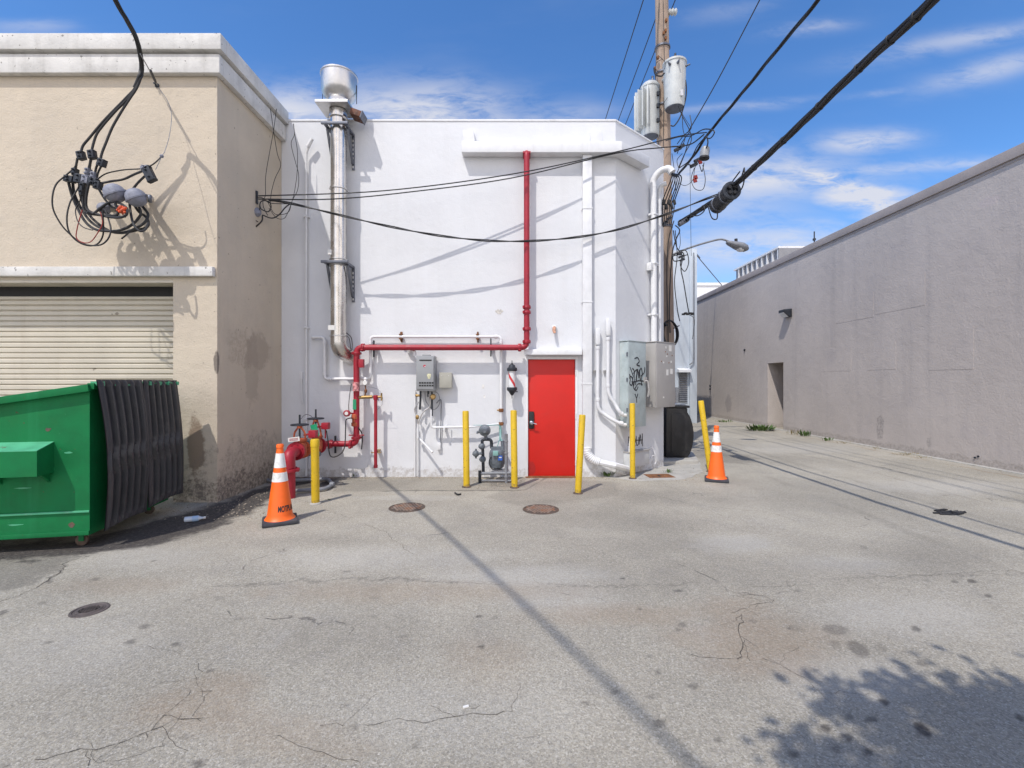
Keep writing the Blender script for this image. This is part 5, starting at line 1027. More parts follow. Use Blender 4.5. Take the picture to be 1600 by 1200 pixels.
# ---------------------------------------------------------------- yellow bollards
def bollard(px, py, top_px, top_py, r, lab, capped=False):
    p = G(px, py); Y = p.y; t_ = P(top_px, top_py, Y); t = thing('bollard', p, lab, 'bollard', 'yellow pipe bollards')
    d = (t_-p); L_ = d.length; b = MB(); pr = [(-.05, r), (L_-.012, r), (L_-.003, r*.9), (L_, r*.7)] if not capped else [(-.05, r), (L_-.10, r)]
    b.lathe(p, d, pr, 22); b.build('post', m_yellow, t)
    if capped:
        b = MB(); b.lathe(p+d.normalized()*(L_-.10), d, [(0, r), (.001, r*1.10), (.085, r*1.12), (.097, r*1.0), (.10, r*.8)], 22); b.build('cap', m_yellow, t)
    b = MB(); b.lathe((p.x, p.y, .0005), Z3, [(0, r*1.5), (.012, r*1.42), (.02, r*1.05)], 14); b.build('footing', m_iron if not capped else m_concrete, t)
bollard(493, 787, 492, 686, .052, 'short yellow bollard with a cap collar, in front of the red valves', True)
bollard(729, 761, 727.5, 642, .050, 'yellow bollard left of the gas meter')
bollard(804, 762, 802.5, 641, .050, 'yellow bollard between the gas meter and the red door')
bollard(903, 771, 910, 648, .048, 'yellow bollard leaning slightly right, in front of the wall right of the red door')
bollard(988.5, 748, 988, 630, .045, 'thin yellow bollard in front of the graffitied cabinet')
bollard(1110, 737, 1095, 626, .050, 'yellow bollard leaning left beside the right orange cone')

# ---------------------------------------------------------------- traffic cones
def cone(px, py, rot, lab, lettered):
    p = G(px, py); t = thing('traffic_cone', p, lab, 'traffic cone', 'orange traffic cones')
    ca, sa = math.cos(rot), math.sin(rot); A = ((ca, sa, 0), (-sa, ca, 0), (0, 0, 1))
    b = MB(); b.obox(p+Z3*.025, A, (.185, .185, .024)); b.build('base', m_rubber, t, bevel=.018)
    rad = lambda z: .142-(z-.05)*(.142-.030)/.86
    sec = [(.049, .81*0+.485, m_orange, 'body'), (.485, .59, m_reflect, 'reflective_band'), (.59, .645, m_orange, 'body'), (.645, .81, m_reflect, 'reflective_band'), (.81, .915, m_orange, 'tip')]
    for z0, z1, m_, nm in sec:
        b = MB(); pr = [(z0, rad(z0)+(.0015 if m_ is m_reflect else 0)), (z1, rad(z1)+(.0015 if m_ is m_reflect else 0))]
        if nm == 'tip': pr = [(z0, rad(z0)), (z1-.045, rad(z1-.045)), (z1-.04, .042), (z1-.012, .04), (z1, .034)]
        if nm == 'body' and z0 < .1: pr = [(.049, .165), (.06, .155), (.085, rad(.085)+.002), (.1, rad(.1)), (z1, rad(z1))]
        b.lathe(p, Z3, pr, 32); b.build(nm, m_, t)
    if lettered:
        vs, fs = text_mesh('MOTPLAN', .078); b = MB(); z0 = .15; out = []
        for v in vs:
            z = z0+v.y*1.15; rr0 = rad(z)+.0018; a = -math.pi/2-.22+v.x*.6/.13+.04-math.atan2(p.x, p.y)*1.0
            out.append(p+Vector((rr0*math.cos(a), rr0*math.sin(a), z)))
        b.add(out, fs); b.build('lettering', m_ink, t, smooth=False)
cone(437.5, 816, R(28), 'orange traffic cone with black lettering standing left of the capped yellow bollard', True)
cone(1119.5, 751, R(-22), 'plain orange traffic cone standing beside the left-leaning yellow bollard', False)

# ---------------------------------------------------------------- dumpster with open lids
th = R(11); du = Vector((math.cos(th), math.sin(th), 0)); dn = Vector((-math.sin(th), math.cos(th), 0))
dc = Vector((-4.235, 4.57, 0))          # near back corner on the ground
dm = thing('dumpster', dc, 'green steel dumpster with its two dark ribbed lids hanging open', 'dumpster')
def T(a, b_, z): return dc-du*a+dn*b_+Z3*z    # a: towards the low front (left), b: depth
LEN = 1.75; DEP = 1.40; zb0 = .135
outl = [T(0, 0, zb0), T(0, 0, 1.59), T(LEN, 0, 1.30), T(LEN+.15, 0, .9), T(LEN, 0, zb0)]
b = MB(); n = len(outl)
inner = [T(.04, .04, 1.50), T(LEN-.04, .04, 1.25)]
b.extrude(outl, dn*.035)                                   # near side sheet
b.extrude([p+dn*(DEP-.035) for p in outl], dn*.035)
b.add([T(0, .035, zb0), T(0, DEP-.035, zb0), T(0, DEP-.035, 1.58), T(0, .035, 1.58), T(.03, .035, zb0), T(.03, DEP-.035, zb0), T(.03, DEP-.035, 1.58), T(.03, .035, 1.58)], [(0, 1, 2, 3), (7, 6, 5, 4), (3, 2, 6, 7)])
b.add([T(LEN, .035, zb0), T(LEN, DEP-.035, zb0), T(LEN+.15, DEP-.035, .9), T(LEN+.15, .035, .9), T(LEN, DEP-.035, 1.30), T(LEN, .035, 1.30)], [(3, 2, 1, 0), (5, 4, 2, 3)])
b.add([T(0, 0.035, zb0+.02), T(LEN, .035, zb0+.02), T(LEN, DEP-.035, zb0+.02), T(0, DEP-.035, zb0+.02)], [(0, 1, 2, 3)])
b.build('body', m_green, dm)
def rimbar(p, q, w, h, name, m_): 
    b = MB(); d = (q-p); L_ = d.length; d.normalize(); s_ = d.cross(Z3).normalized(); u = s_.cross(d); b.obox((p+q)/2, (d, s_, u), (L_/2, w, h)); return b.build(name, m_, dm, bevel=.004)
rimbar(T(-.02, -.025, 1.585), T(LEN, -.025, 1.295), .03, .035, 'top_rim', m_green)
rimbar(T(-.02, DEP+.02, 1.59), T(LEN, DEP+.02, 1.30), .03, .035, 'top_rim', m_green)
rimbar(T(-.02, -.02, 1.60), T(-.02, DEP+.02, 1.60), .03, .03, 'top_rim', m_green)
rimbar(T(-.005, -.009, .37), T(LEN, -.009, .37), .008, .010, 'side_bead', m_greenlt)
rimbar(T(-.005, -.012, .16), T(LEN, -.012, .16), .011, .022, 'bottom_rail', m_green)
for (a_, z_, w_, h_) in ((.18, .95, .05, .012), (.55, .62, .09, .008), (.35, 1.18, .03, .02), (.62, .27, .07, .010), (.15, .24, .03, .03), (.9, .5, .05, .015)):      # scrapes through the paint
    bb = MB(); n_ = 11; bb.extrude([T(a_+w_*math.cos(q)*random.uniform(.5, 1.1), -.0008, z_+h_*math.sin(q)*random.uniform(.5, 1.1)) for q in [k*2*math.pi/n_ for k in range(n_)]], -dn*.0008); bb.build('scrape', m_greenlt if h_ < .014 else m_iron, dm)
# fork pocket
pz0, pz1 = P(0, 742, 4.4).z, P(0, 703, 4.4).z; a0_ = .30
b = MB(); prof_ = [(0, pz0), (-.20, pz0), (-.20, pz1), (0, pz1+.06)]
outl = [T(a0_, y, z) for y, z in prof_]; 
vs = outl+[T(LEN-.1, y, z) for y, z in prof_]
b.add(vs, [(0, 1, 2, 3)[::-1], (4, 5, 6, 7), (0, 4, 5, 1)[::-1], (1, 5, 6, 2)[::-1], ]); b.build('fork_pocket', m_green, dm)
b = MB(); b.add([vs[2], vs[3], vs[7], vs[6]]+[v+Z3*.006 for v in (vs[2], vs[3], vs[7], vs[6])], [(4, 5, 6, 7)[::-1], (0, 1, 2, 3), (0, 1, 5, 4), (1, 2, 6, 5), (2, 3, 7, 6), (3, 0, 4, 7)]); b.build('pocket_top', m_greenlt, dm)  # paler green sheet laid over the sloping top of the pocket
b = MB(); b.extrude([T(.72, -.002, pz0-.001), T(.72, -.10, pz0-.001), T(.72, -.002, pz0-.10)], -du*.02); b.extrude([T(.33, -.002, pz0-.001), T(.33, -.10, pz0-.001), T(.33, -.002, pz0-.09)], -du*.02); b.build('gusset', m_green, dm)
# hinge rod and ribbed lids hanging at the back
b = MB(); b.tube([T(-.075, -.03, 1.63), T(-.075, DEP+.03, 1.63)], .013, 10)
for k in range(8): y = .03+k*.2; b.obox(T(-.05, y, 1.625), (du, dn, Z3), (.05, .02, .022))
b.build('hinge_rod', m_greenlt, dm)
def lid(y0, y1, a_top, a_bot, zt_, zbot, wob):
    nu, nv = 60, 40; vs = []; fs = []
    for side in (0, 1):
        for i in range(nu+1):
            u = i/nu
            for j in range(nv+1):
                v = j/nv
                ribs = 6; ph = (u*ribs) % 1; shift = .10*math.exp(-((v-.55)/.06)**2)
                ph = ((u+shift*.35)*ribs) % 1
                rib = (1 if .22 < ph < .60 else 0); e = min(abs(ph-.22), abs(ph-.60)); 
                rib = max(0, min(1, (.5-abs(ph-.41)/.38)*5)) if .0 <= ph <= 1 else 0
                edge = min(1, min(u, 1-u)*18, min(v, 1-v)*20)
                h = .036*rib*edge + wob*math.sin(v*3.0+u*2.1)*.5 + (.022 if edge < .7 else 0)
                bow = .042*math.sin(math.pi*v)*(1 if wob > 0 else .6)
                a = -(a_top+(a_bot-a_top)*v+bow+h)-(-.008 if side else 0)*1.0
                vs.append(T(a, y0+(y1-y0)*u+.03*math.sin(v*2), zt_+(zbot-zt_)*v+.02*math.sin(u*3)*v))
        off = side*(nu+1)*(nv+1)
        for i in range(nu):
            for j in range(nv):
                q = (off+i*(nv+1)+j, off+i*(nv+1)+j+1, off+(i+1)*(nv+1)+j+1, off+(i+1)*(nv+1)+j); fs.append(q if not side else q[::-1])
    b = MB(); b.add(vs, fs); return b.build('lid', m_lid, dm)
lid(-.05, .66, .07, .12, 1.665, .17, .02); lid(.70, 1.43, .07, .11, 1.665, .20, -.02)
# casters
for a_, y_ in ((.12, .12), (.12, DEP-.15), (LEN-.2, .12), (LEN-.2, DEP-.15)):
    q = T(a_, y_, .0); bb = MB(); bb.lathe(q+Vector((-.02, 0, .055))-du*0-dn*.018, dn, [(0, .045), (.004, .055), (.032, .055), (.036, .045)], 18); w = bb.build('caster', m_iron, dm)
    bb = MB(); bb.obox(q+Z3*.125, (du, dn, Z3), (.06, .05, .008)); 
    for s_ in (-1, 1): bb.obox(q+Vector((-.01, 0, .088))+dn*.03*s_, (du, dn, Z3), (.022, .004, .035))
    bb.build('caster_fork', m_green, w)

# ---------------------------------------------------------------- covers in the ground
m_stud = mat('worn_iron_studs', (.30, .235, .19), .6, .2, var=.3, vscale=14, stains=[((.34, .16, .08), 9, .45, .6, .8)])
def cover(px, py, dia, m_, lab, pat):
    p = G(px, py); t = thing('manhole_cover', p, lab, 'manhole cover', 'round manhole covers')
    b = MB(); b.lathe(p, Z3, [(0.001, dia/2+.02), (.006, dia/2+.018), (.007, dia/2+.004), (.002, dia/2)], 48); b.build('frame', m_, t)
    b = MB(); b.lathe(p, Z3, [(.001, dia/2-.004), (.0055, dia/2-.006)], 48); d = b.build('disc', m_, t)
    b = MB(); st = .042 if pat else .018; n = int(dia/2/st)+1
    for i in range(-n, n+1):
        for j in range(-n, n+1):
            x = i*st+(st/2 if j % 2 else 0); y = j*st*.9
            if math.hypot(x, y) < dia/2-(.03 if pat else .042): b.obox(p+Vector((x, y, .0075)), ((.7, .7, 0), (-.7, .7, 0), (0, 0, 1)), (st*.30, st*.30, .0035))
    b.build('raised_studs', m_stud if pat else m_, d)
    if not pat:
        b = MB(); b.lathe(p, Z3, [(.006, dia/2-.035), (.010, dia/2-.033), (.010, dia/2-.02), (.006, dia/2-.018)], 40); b.build('raised_ring', m_, d)
cover(636, 793, .43, m_iron, 'rusty round manhole cover crossed by the cable shadow', 1)
cover(845, 796, .43, m_iron, 'rusty round manhole cover in front of the red door', 1)
cover(140, 953.5, .185, m_irondk, 'small dark round cover by itself at lower left', 0)
pc = G(1030, 744); sq = thing('square_cover', pc, 'rusty square metal cover set in the concrete near the thin bollard', 'cover plate')
aA = ((math.cos(.1), math.sin(.1), 0), (-math.sin(.1), math.cos(.1), 0), (0, 0, 1))
b = MB(); b.obox(pc+Z3*.004, aA, (.23, .16, .003)); b.build('plate', m_rust, sq); b = MB(); b.obox(pc+Z3*.003, aA, (.26, .19, .002)); b.build('frame', m_concrete, sq); b = MB(); b.obox(pc+Z3*.009, aA, (.02, .05, .002)); b.build('lifting_slot', m_dark, sq)
# broken apron of pale concrete round the pad
ap = MB(); pp = [G(x, y)[:2] for x, y in ((940, 745), (1000, 752), (1068, 749), (1098, 738), (1092, 722), (1050, 716), (1000, 728))]
out = []
for i in range(len(pp)):
    a, c = pp[i], pp[(i+1) % len(pp)]
    for k in range(5): t = k/5; out.append((a[0]+(c[0]-a[0])*t+random.uniform(-.03, .03), a[1]+(c[1]-a[1])*t+random.uniform(-.03, .03)))
ap.prism(out, -.02, .004); ao = ap.build('path', m_concrete, None); tag(ao, kind='structure')

# ---------------------------------------------------------------- service entrance on the cream wall
def C5(x, y, Y=5.75): return P(70+x/6.665, 220+y/6.665, Y)
se = thing('service_weatherheads', C5(1090, 590, YL), 'three grey hooded weatherheads on bent pipes sticking out of the cream wall', 'weatherheads')
for (hx, hy, r, Y, wx, wy) in ((722, 535, .118, 5.80, 1000, 560), (945, 580, .116, 5.84, 1110, 610), (610, 690, .075, 5.9, 740, 700)):
    c = C5(hx, hy, Y); b = MB(); ax = Vector((-.35, -.35, .85)).normalized()
    b.lathe(c-ax*.02, ax, [(-r*.85, r*.35), (-r*.7, r*.66), (-r*.4, r*.9), (-r*.12, r*.98), (-r*.1, r*1.1), (r*.06, r*1.1), (r*.1, r), (r*.45, r*.92), (r*.75, r*.72), (r*.95, r*.42), (r*1.02, .01)], 24); b.build('hood', m_graydome, se)
    e = C5(wx, wy, YL+.02); b = MB(); b.tube(bend([c+Vector((.02, .02, -.01)), c+Vector((.13, .08, .0)), e-Vector((0, .12, 0)), e], .08), .042, 14); b.build('mast', mat('cream_painted_pipe', (.45, .40, .34), .7, var=.2, vscale=14), se)
    b = MB(); b.lathe(c+Vector((.11, .06, .0)), Vector((1, .6, 0)), [(0, .044), (.01, .052), (.03, .052), (.04, .044)], 14); b.build('collar', m_galv, se)
b = MB()
for i in range(26): b.ball(C5(800+random.gauss(0, 24), 722+random.gauss(0, 24), 5.74+random.uniform(-.03, .03)), random.uniform(.012, .028), 7)
b.build('orange_seal', m_orangerag, se)
sv = thing('service_cable_tangle', C5(400, 400), 'tangle of looped black service cables with connectors hanging against the cream wall', 'cables')
loops = [([(375, 110), (340, 180), (315, 270), (230, 350), (120, 450), (80, 580), (90, 720), (170, 870), (270, 980), (380, 1060), (480, 1090), (590, 1080), (660, 1020), (688, 930), (670, 840), (630, 720)], .009, 5.62),
 ([(480, 140), (455, 280), (400, 400), (330, 520), (260, 650), (230, 800), (250, 940), (330, 1040), (440, 1090), (540, 1080), (600, 1000), (610, 880), (600, 720)], .009, 5.66),
 ([(240, 400), (280, 560), (340, 700), (420, 840), (520, 920), (650, 940), (780, 930), (900, 880), (980, 800), (1000, 740), (960, 650)], .016, 5.7),
 ([(290, 410), (310, 560), (400, 740), (500, 860), (640, 930), (800, 960), (930, 920), (1040, 850), (1075, 770), (1040, 710), (980, 640)], .016, 5.74),
 ([(360, 400), (370, 560), (430, 720), (540, 850), (700, 950), (850, 950), (960, 930), (1060, 900), (1080, 850), (1050, 790), (980, 740), (920, 650)], .016, 5.78),
 ([(410, 440), (400, 600), (420, 740), (540, 770), (680, 780), (760, 760), (730, 640)], .015, 5.66),
 ([(460, 440), (430, 600), (450, 720), (600, 780), (760, 800), (850, 770), (850, 700), (780, 650), (680, 640), (580, 700), (500, 760), (440, 740)], .015, 5.62),
 ([(590, 440), (700, 420), (820, 400), (930, 350), (1040, 305)], .014, 5.7), ([(540, 410), (620, 350), (720, 320), (850, 300), (1010, 290), (1110, 255), (1180, 200), (1215, 160)], .008, 5.72),
 ([(1040, 370), (960, 450), (900, 540), (885, 650), (900, 780), (930, 880), (990, 940), (1050, 920), (1080, 850)], .014, 5.66), ([(555, 490), (620, 600), (690, 680), (740, 700)], .013, 5.64), ([(340, 180), (320, 300), (325, 380)], .013, 5.66), ([(490, 160), (470, 260), (460, 380)], .013, 5.66), ([(600, 240), (560, 320), (540, 380)], .011, 5.64),
 ([(560, 210), (530, 300), (520, 380)], .013, 5.66), ([(380, 560), (360, 640), (320, 720), (340, 830), (400, 900), (500, 930)], .006, 5.6), ([(880, 950), (850, 980), (800, 1020)], .010, 5.64), ([(560, 700), (700, 780), (840, 790)], .013, 5.68)]
for pts, r, Y in loops:
    bb = MB(); bb.tube(cat([C5(x, y, Y+.16+.05*math.sin(i*.9)) for i, (x, y) in enumerate(pts)]), r, 7); bb.build('cable', m_black, sv)
for pts, r in (([(580, 740), (600, 860), (550, 960), (480, 1050), (400, 1060), (330, 1010), (340, 900), (390, 720)], .006),):
    bb = MB(); bb.tube(cat([C5(x, y, 5.78) for x, y in pts]), r, 6); bb.build('red_wire', m_redw, sv)
def blk(x, y, w, h, m_, rot=0, Y=5.64, nm='connector'):
    Y += .18; c = C5(x, y, Y); ca, sa = math.cos(rot), math.sin(rot); A = ((ca, 0, sa), (0, 1, 0), (-sa, 0, ca)); b = MB(); k = Y/F/6.665
    b.obox(c, A, (w*k, .035, h*k)); 
    for s_ in (-1, 1): b.lathe(c+Vector(A[2])*h*k*.5*s_-VY*.034, (0, -1, 0), [(0, .014), (.02, .014), (.024, .008)], 6); b.obox(c+Vector(A[2])*h*k*s_*.9, A, (w*k*1.15, .028, h*k*.12))
    return b.build(nm, m_, sv, bevel=.005)
blk(380, 155, 30, 40, m_darkiron, .25); blk(495, 145, 30, 42, m_darkiron, .15); blk(595, 230, 32, 38, m_darkiron, -.3); blk(1090, 350, 40, 78, m_darkiron, .45); blk(1050, 285, 36, 18, m_graydome, .2)
for x, y, w, h in ((262, 400, 45, 32), (365, 395, 42, 45), (430, 405, 38, 42), (510, 430, 40, 36), (555, 465, 30, 40), (400, 500, 14, 70), (320, 330, 14, 40), (455, 330, 14, 40), (515, 370, 18, 40)): blk(x, y, w, h, m_graydome if (x+y) % 2 else m_darkiron, -.15, 5.66)
b = MB(); b.tube([C5(230, 385, 5.86), C5(580, 455, 5.86)], .028, 8); b.build('bus_bar', m_darkiron, sv)
b = MB(); b.ball(C5(1218, 160, 5.75), .022, 8); b.build('split_bolt', m_graydome, sv)
sb, sbp = bundle('service_drop', 'twisted black service drop entering at the top left, bending down to the looped cables',
    [P(211, 138, 5.86), P(218, 122, 5.85), P(221, 105, 5.84), P(215, 65, 5.62), P(198, 32, 5.42), P(180, 0, 5.22), Vector((-4.33, 4.5, 6.22)), Vector((-4.02, 3.5, 6.62)), Vector((-3.3, 1.0, 7.65)), Vector((-2.06, -2.9, 8.9)), Vector((-.5, -8, 10.2)), Vector((1.3, -14, 11.2)), RP+Z3*11.8], 3, .014, 3.0, .014)
for pts in ([(220, 112), (212, 136), (195, 155), (162, 189), (140, 215), (129, 229), (126, 244)], [(220, 112), (213, 136), (197, 157), (180, 174), (160, 197), (150, 212), (144, 232), (143, 242)], [(220, 112), (214, 136), (202, 155), (188, 177), (175, 200), (166, 222), (159, 240), (156, 255)]):
    bb = MB(); bb.tube(cat([P(x, y, 5.85) for x, y in pts]), .014, 7); bb.build('leg_cable', m_black, sb)
b = MB(); b.tube([P(219, 84, 5.52), P(235, 112, 5.95), P(246, 134, 6.31)], .006, 6); b.build('messenger_wire', m_greypipe, sb)
b = MB(); b.tube([P(235, 110, 5.93), P(243, 128, 6.2)], .016, 6); b.lathe(P(246, 134, YL-.001), (0, -1, 0), [(0, .03), (.012, .03), (.02, .012), (.06, .012)], 10); b.build('dead_end_clamp', m_darkiron, sb)
b = MB(); b.tube(cat([P(247, 136, 6.25), P(262, 158, 6.2), P(268, 180, 6.15), P(265, 210, 6.0), P(258, 235, 5.85), P(253, 244, 5.75), P(243, 265, 5.72)]), .004, 5); b.build('ground_wire', m_greypipe, sb)

# bracket, cables and meter on the shaded side wall
sd = thing('side_wall_cable_anchor', Vector((XL, 7.25, 4.4)), 'cable anchor with thin wire loops on the shaded side of the cream building', 'cable anchor')
def C8(x, y, Y): return P(370+x/6, 170+y/6, Y)
b = MB(); b.box(XL+.001, XL+.02, 7.235, 7.275, C8(0, 890, 7.25).z, C8(0, 770, 7.25).z); b.tube([C8(150, 830, 7.25), C8(200, 825, 7.28)], .014); b.build('bracket', m_darkiron, sd)
c = C8(180, 965, 7.27); b = MB(); b.lathe(c, Vector((.3, -.7, .6)), [(-.06, .05), (-.03, .075), (.02, .075), (.05, .05), (.06, .01)], 16); b.tube([Vector((XL, 7.25, c.z)), c], .03); b.build('hood', m_graydome, sd)
for pts, r in (([(240, 995), (330, 1025), (400, 990), (450, 930), (500, 890)], .010), ([(215, 950), (220, 880), (260, 860), (310, 880), (320, 930), (290, 965), (230, 940), (215, 900)], .009), ([(170, 830), (240, 835), (300, 880), (400, 890), (500, 890)], .006),
               ([(345, 210), (300, 450), (270, 640), (268, 810), (240, 850)], .005), ([(345, 210), (380, 420), (412, 530), (360, 650), (325, 780), (315, 880)], .005), ([(315, 0), (345, 210)], .005), ([(372, 0), (345, 210)], .005),
               ([(530, 140), (540, 240), (510, 330), (550, 500), (580, 620), (570, 760), (520, 860), (490, 960), (430, 990), (350, 980), (290, 870)], .005), ([(532, 140), (545, 250), (568, 400), (565, 600), (540, 780), (510, 890), (480, 970), (440, 1030), (370, 1020), (300, 930)], .005),
               ([(240, 1000), (235, 1050), (180, 1105)], .012), ([(160, 1000), (170, 1040), (200, 1060)], .006), ([(245, 850), (250, 920), (290, 1000)], .006)):
    bb = MB(); bb.tube(cat([C8(x, y, 7.25+max(0, x-240)/300*.42) for x, y in pts]), r, 6); bb.build('cable', m_black, sd)

# ---------------------------------------------------------------- weeds, litter
def weed(px, py, w, h, lab, n=26, m_=m_leaf, flat=.5):
    p = G(px, py); t = thing('weed_clump', p, lab, 'weed', 'weeds along the wall foot'); b = MB()
    for i in range(n):
        a = random.uniform(0, 6.28); r_ = w*random.random()**.6; q = p+Vector((r_*math.cos(a), r_*math.sin(a)*.5, 0)); lean = Vector((math.cos(a), math.sin(a)*.6, 0))*random.uniform(.2, 1)*flat
        L_ = h*random.uniform(.5, 1.1); tip = q+(lean+Z3*random.uniform(.4, 1)).normalized()*L_; s_ = Vector((-lean.y, lean.x, 0)).normalized()*L_*random.uniform(.10, .22) if m_ is m_leaf else Vector((-lean.y, lean.x, 0)).normalized()*L_*.03
        m2 = q.lerp(tip, .5)+Z3*L_*.08
        b.add([q, m2-s_, tip, m2+s_, m2+Z3*.003], [(0, 1, 4), (1, 2, 4), (2, 3, 4), (3, 0, 4)])
    b.build('leaves', m_, t, smooth=False)
    b = MB()
    for i in range(3): b.tube([p, p+Vector((random.uniform(-w, w)*.6, random.uniform(-w, w)*.3, h*.6))], .003, 5)
    b.build('stem', m_, t)
weed(1187, 673, .42, .26, 'large green weed clump left of the doorway in the grey wall', 130, flat=1.2)
weed(1132, 660, .35, .12, 'small green weeds at the far foot of the grey wall', 45)
weed(1236, 679, .12, .20, 'first tuft right of the doorway in the grey wall', 26, m_drygrass); weed(1246, 680, .12, .22, 'second tuft right of the doorway in the grey wall', 26, m_drygrass); weed(1258, 682, .14, .22, 'third tuft right of the doorway in the grey wall', 30)
weed(1292, 689, .14, .12, 'low weeds under the middle of the grey wall', 26); weed(1320, 693, .3, .09, 'dry grass strip under the dark smudge on the grey wall', 50, m_drygrass); weed(1368, 702, .10, .10, 'tiny dry tuft right of the dark smudge', 18, m_drygrass)
weed(1418, 711, .30, .09, 'dry brown weeds spread where the grey wall meets the paving', 90, m_drygrass, 1.2); weed(1440, 716, .22, .07, 'low brown weeds right of the dry spread', 40, m_drygrass, 1.2)
weed(950, 745, .10, .13, 'dark green weeds under the downspout foot', 42, flat=.9); weed(1044, 739, .08, .08, 'green sprig beside the rusty square cover', 18); weed(552, 745, .06, .07, 'tiny green sprig at the wall foot below the red pipe', 10); weed(514, 781, .05, .02, 'flat green sprig right of the capped bollard', 16, flat=1.5)
bt = thing('plastic_bottle', G(304, 815), 'clear plastic bottle lying in the wet dirt left of the cone', 'bottle')
pB = G(304, 815)+Z3*.035; dB = Vector((1, .45, 0)).normalized()
b = MB(); b.lathe(pB-dB*.10, dB, [(0, .025), (.005, .032), (.13, .032), (.17, .015), (.19, .013)], 16); b.build('bottle_body', m_plastic, bt)
b = MB(); b.lathe(pB-dB*.02, dB, [(0, .033), (.06, .033)], 16); b.build('label', mat('pale_blue_label', (.35, .5, .68), .4), bt)
b = MB(); b.lathe(pB+dB*.09, dB, [(0, .015), (.02, .015)], 10); b.build('bottle_cap', m_paper, bt)
tw = thing('black_litter_scrap', G(1484, 803), 'scrap of flattened black debris on the paving at right', 'litter')
b = MB()
for i in range(16):
    q = G(1484, 803)+Vector((random.uniform(-.18, .18), random.uniform(-.05, .05), .012)); d = Vector((random.uniform(-1, 1), random.uniform(-.3, .3), random.uniform(-.05, .15))).normalized(); b.obox(q, (d, d.orthogonal(), d.cross(d.orthogonal())), (random.uniform(.03, .09), .012, .006))
b.build('scrap', m_black, tw)
b = MB(); b.obox(G(1470, 798)+Z3*.01, ((.9, .3, 0), (-.3, .9, 0), (0, 0, 1)), (.1, .02, .006)); b.build('strip', m_black, tw)
c = thing('black_peel', G(715, 771), 'small curved black scrap on the paving below the heater', 'litter'); b = MB(); b.tube(cat([G(711, 770, .012), G(715, 772.5, .016), G(720, 772, .012)]), .013, 6); b.build('scrap', m_black, c)
b = MB(); b.obox(G(728, 1104, .004), ((.9, .4, 0), (-.4, .9, 0), (0, 0, 1)), (.014, .006, .003)); o = b.build('paper_scrap', m_paper, None); tag(o, 'tiny white paper scrap on the paving at bottom centre', 'litter')
# rubble and leaf litter along the wall foot, small stones across the lot
b = MB()
def pebble(q, r_):
    n = 5; k = len(b.v); vs = [q+Vector((r_*random.uniform(.6, 1.2)*math.cos(a), r_*random.uniform(.6, 1.2)*math.sin(a), 0)) for a in [j*2*math.pi/n for j in range(n)]]; top = q+Vector((random.uniform(-.3, .3)*r_, 0, r_*random.uniform(.5, .9)))
    b.add(vs+[top], [(j, (j+1) % n, n) for j in range(n)])
for i in range(900):
    x = random.uniform(-4.0, 1.6); y = YF-abs(random.gauss(0, .10))-.02; pebble(Vector((x, y, 0)), random.uniform(.004, .013))
for i in range(500):
    q = G(random.uniform(230, 430), random.uniform(760, 812)); pebble(q, random.uniform(.004, .015))
for i in range(260):
    q = G(random.uniform(738, 800), random.uniform(747, 766)); pebble(q, random.uniform(.005, .014))
for i in range(1500): pebble(Vector((random.uniform(-5, 8.8), random.uniform(1.8, 14), 0)), random.uniform(.002, .006))
for i in range(600): pebble(Vector((XR-abs(random.gauss(0, .07))-.01, random.uniform(6, 26), 0)), random.uniform(.006, .02))
for i in range(300): q = G(random.uniform(945, 1090), random.uniform(722, 752)); pebble(q, random.uniform(.004, .016))
o = b.build('gravel', mat('mixed_grit', (.26, .22, .17), .9, var=.6, vscale=30), None, smooth=False); tag(o, 'loose grit and pebbles along the wall feet', 'gravel', kind='stuff')
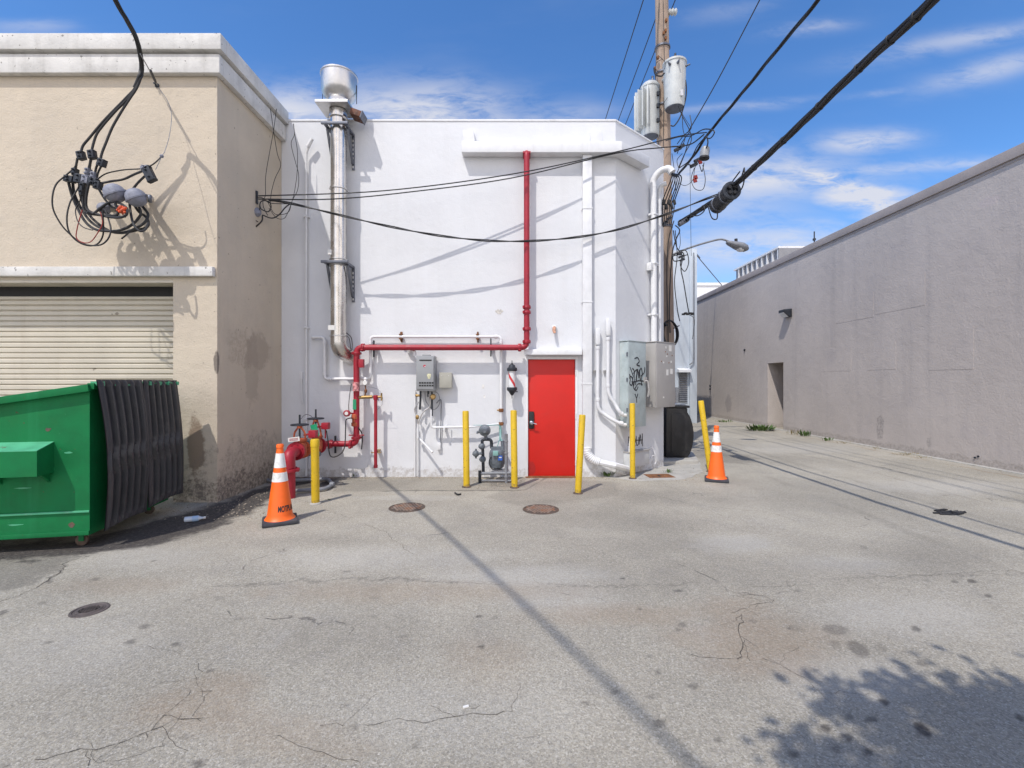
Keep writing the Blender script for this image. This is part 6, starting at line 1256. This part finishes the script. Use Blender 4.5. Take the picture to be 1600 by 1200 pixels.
# kerb strip at the foot of the grey wall
b = MB(); b.prism([(XR-.10, -3), (XR-.001, -3), (XR-.001, D0), (XR-.001, 40), (XR-.12, 40), (XR-.09, 20), (XR-.13, 12)], -.05, .02); o = b.build('kerb', m_concrete, None, bevel=.008); tag(o, kind='structure')

# ---------------------------------------------------------------- tree behind the camera whose shade reaches the lower right corner
tr = thing('street_tree', (1.25, -2.6, 0), 'leafy street tree whose shadow falls on the lower right corner', 'tree')
b = MB(); b.tube(cat([(1.25, -2.6, 0), (1.22, -2.5, 1.6), (1.2, -2.2, 2.9), (1.18, -1.8, 4.2)]), [.13-.004*i for i in range(19)], 12)
for k in range(7): a = k*.9; b.tube([(1.2, -2.0, 3.3+.1*k), (1.17+math.cos(a)*.9, -1.5+math.sin(a)*.9, 4.2+.1*k)], [.04, .012], 7)
b.build('trunk', m_bark, tr)
b = MB(); clumps = []
for k in range(200):
    a = random.uniform(0, 6.28); rr0 = (1.3 if k < 150 else .95)*random.random()**.5; zz = 4.55+random.uniform(-.35, .45); dz = (zz-4.5)/1.85
    clumps.append((Vector((1.17+rr0*math.cos(a)*1.12+.06-.59*dz, -1.42+rr0*math.sin(a)-dz, zz)), random.uniform(.11, .17)))
for (sx_, sy_) in ((1.27, 2.05), (1.32, 1.95), (1.66, 2.38), (1.74, 2.32), (2.04, 2.44), (2.1, 2.42), (2.45, 2.32), (2.6, 2.25)):      # outer tufts of the crown
    clumps.append((Vector((sx_-.59*2.4, sy_-2.4, 4.44)), .09))
for c, sg in clumps:
    for i in range(270 if sg > .1 else 70):
        q = c+Vector((random.gauss(0, sg), random.gauss(0, sg), random.gauss(0, sg*.8))); d = Vector((random.gauss(0, 1), random.gauss(0, 1), random.gauss(0, .5))).normalized(); s_ = d.orthogonal().normalized(); L_ = random.uniform(.065, .125)
        b.add([q, q+d*L_*.5+s_*L_*.3, q+d*L_, q+d*L_*.5-s_*L_*.3], [(0, 1, 2, 3)])
b.build('crown', m_leaf, tr, smooth=False)
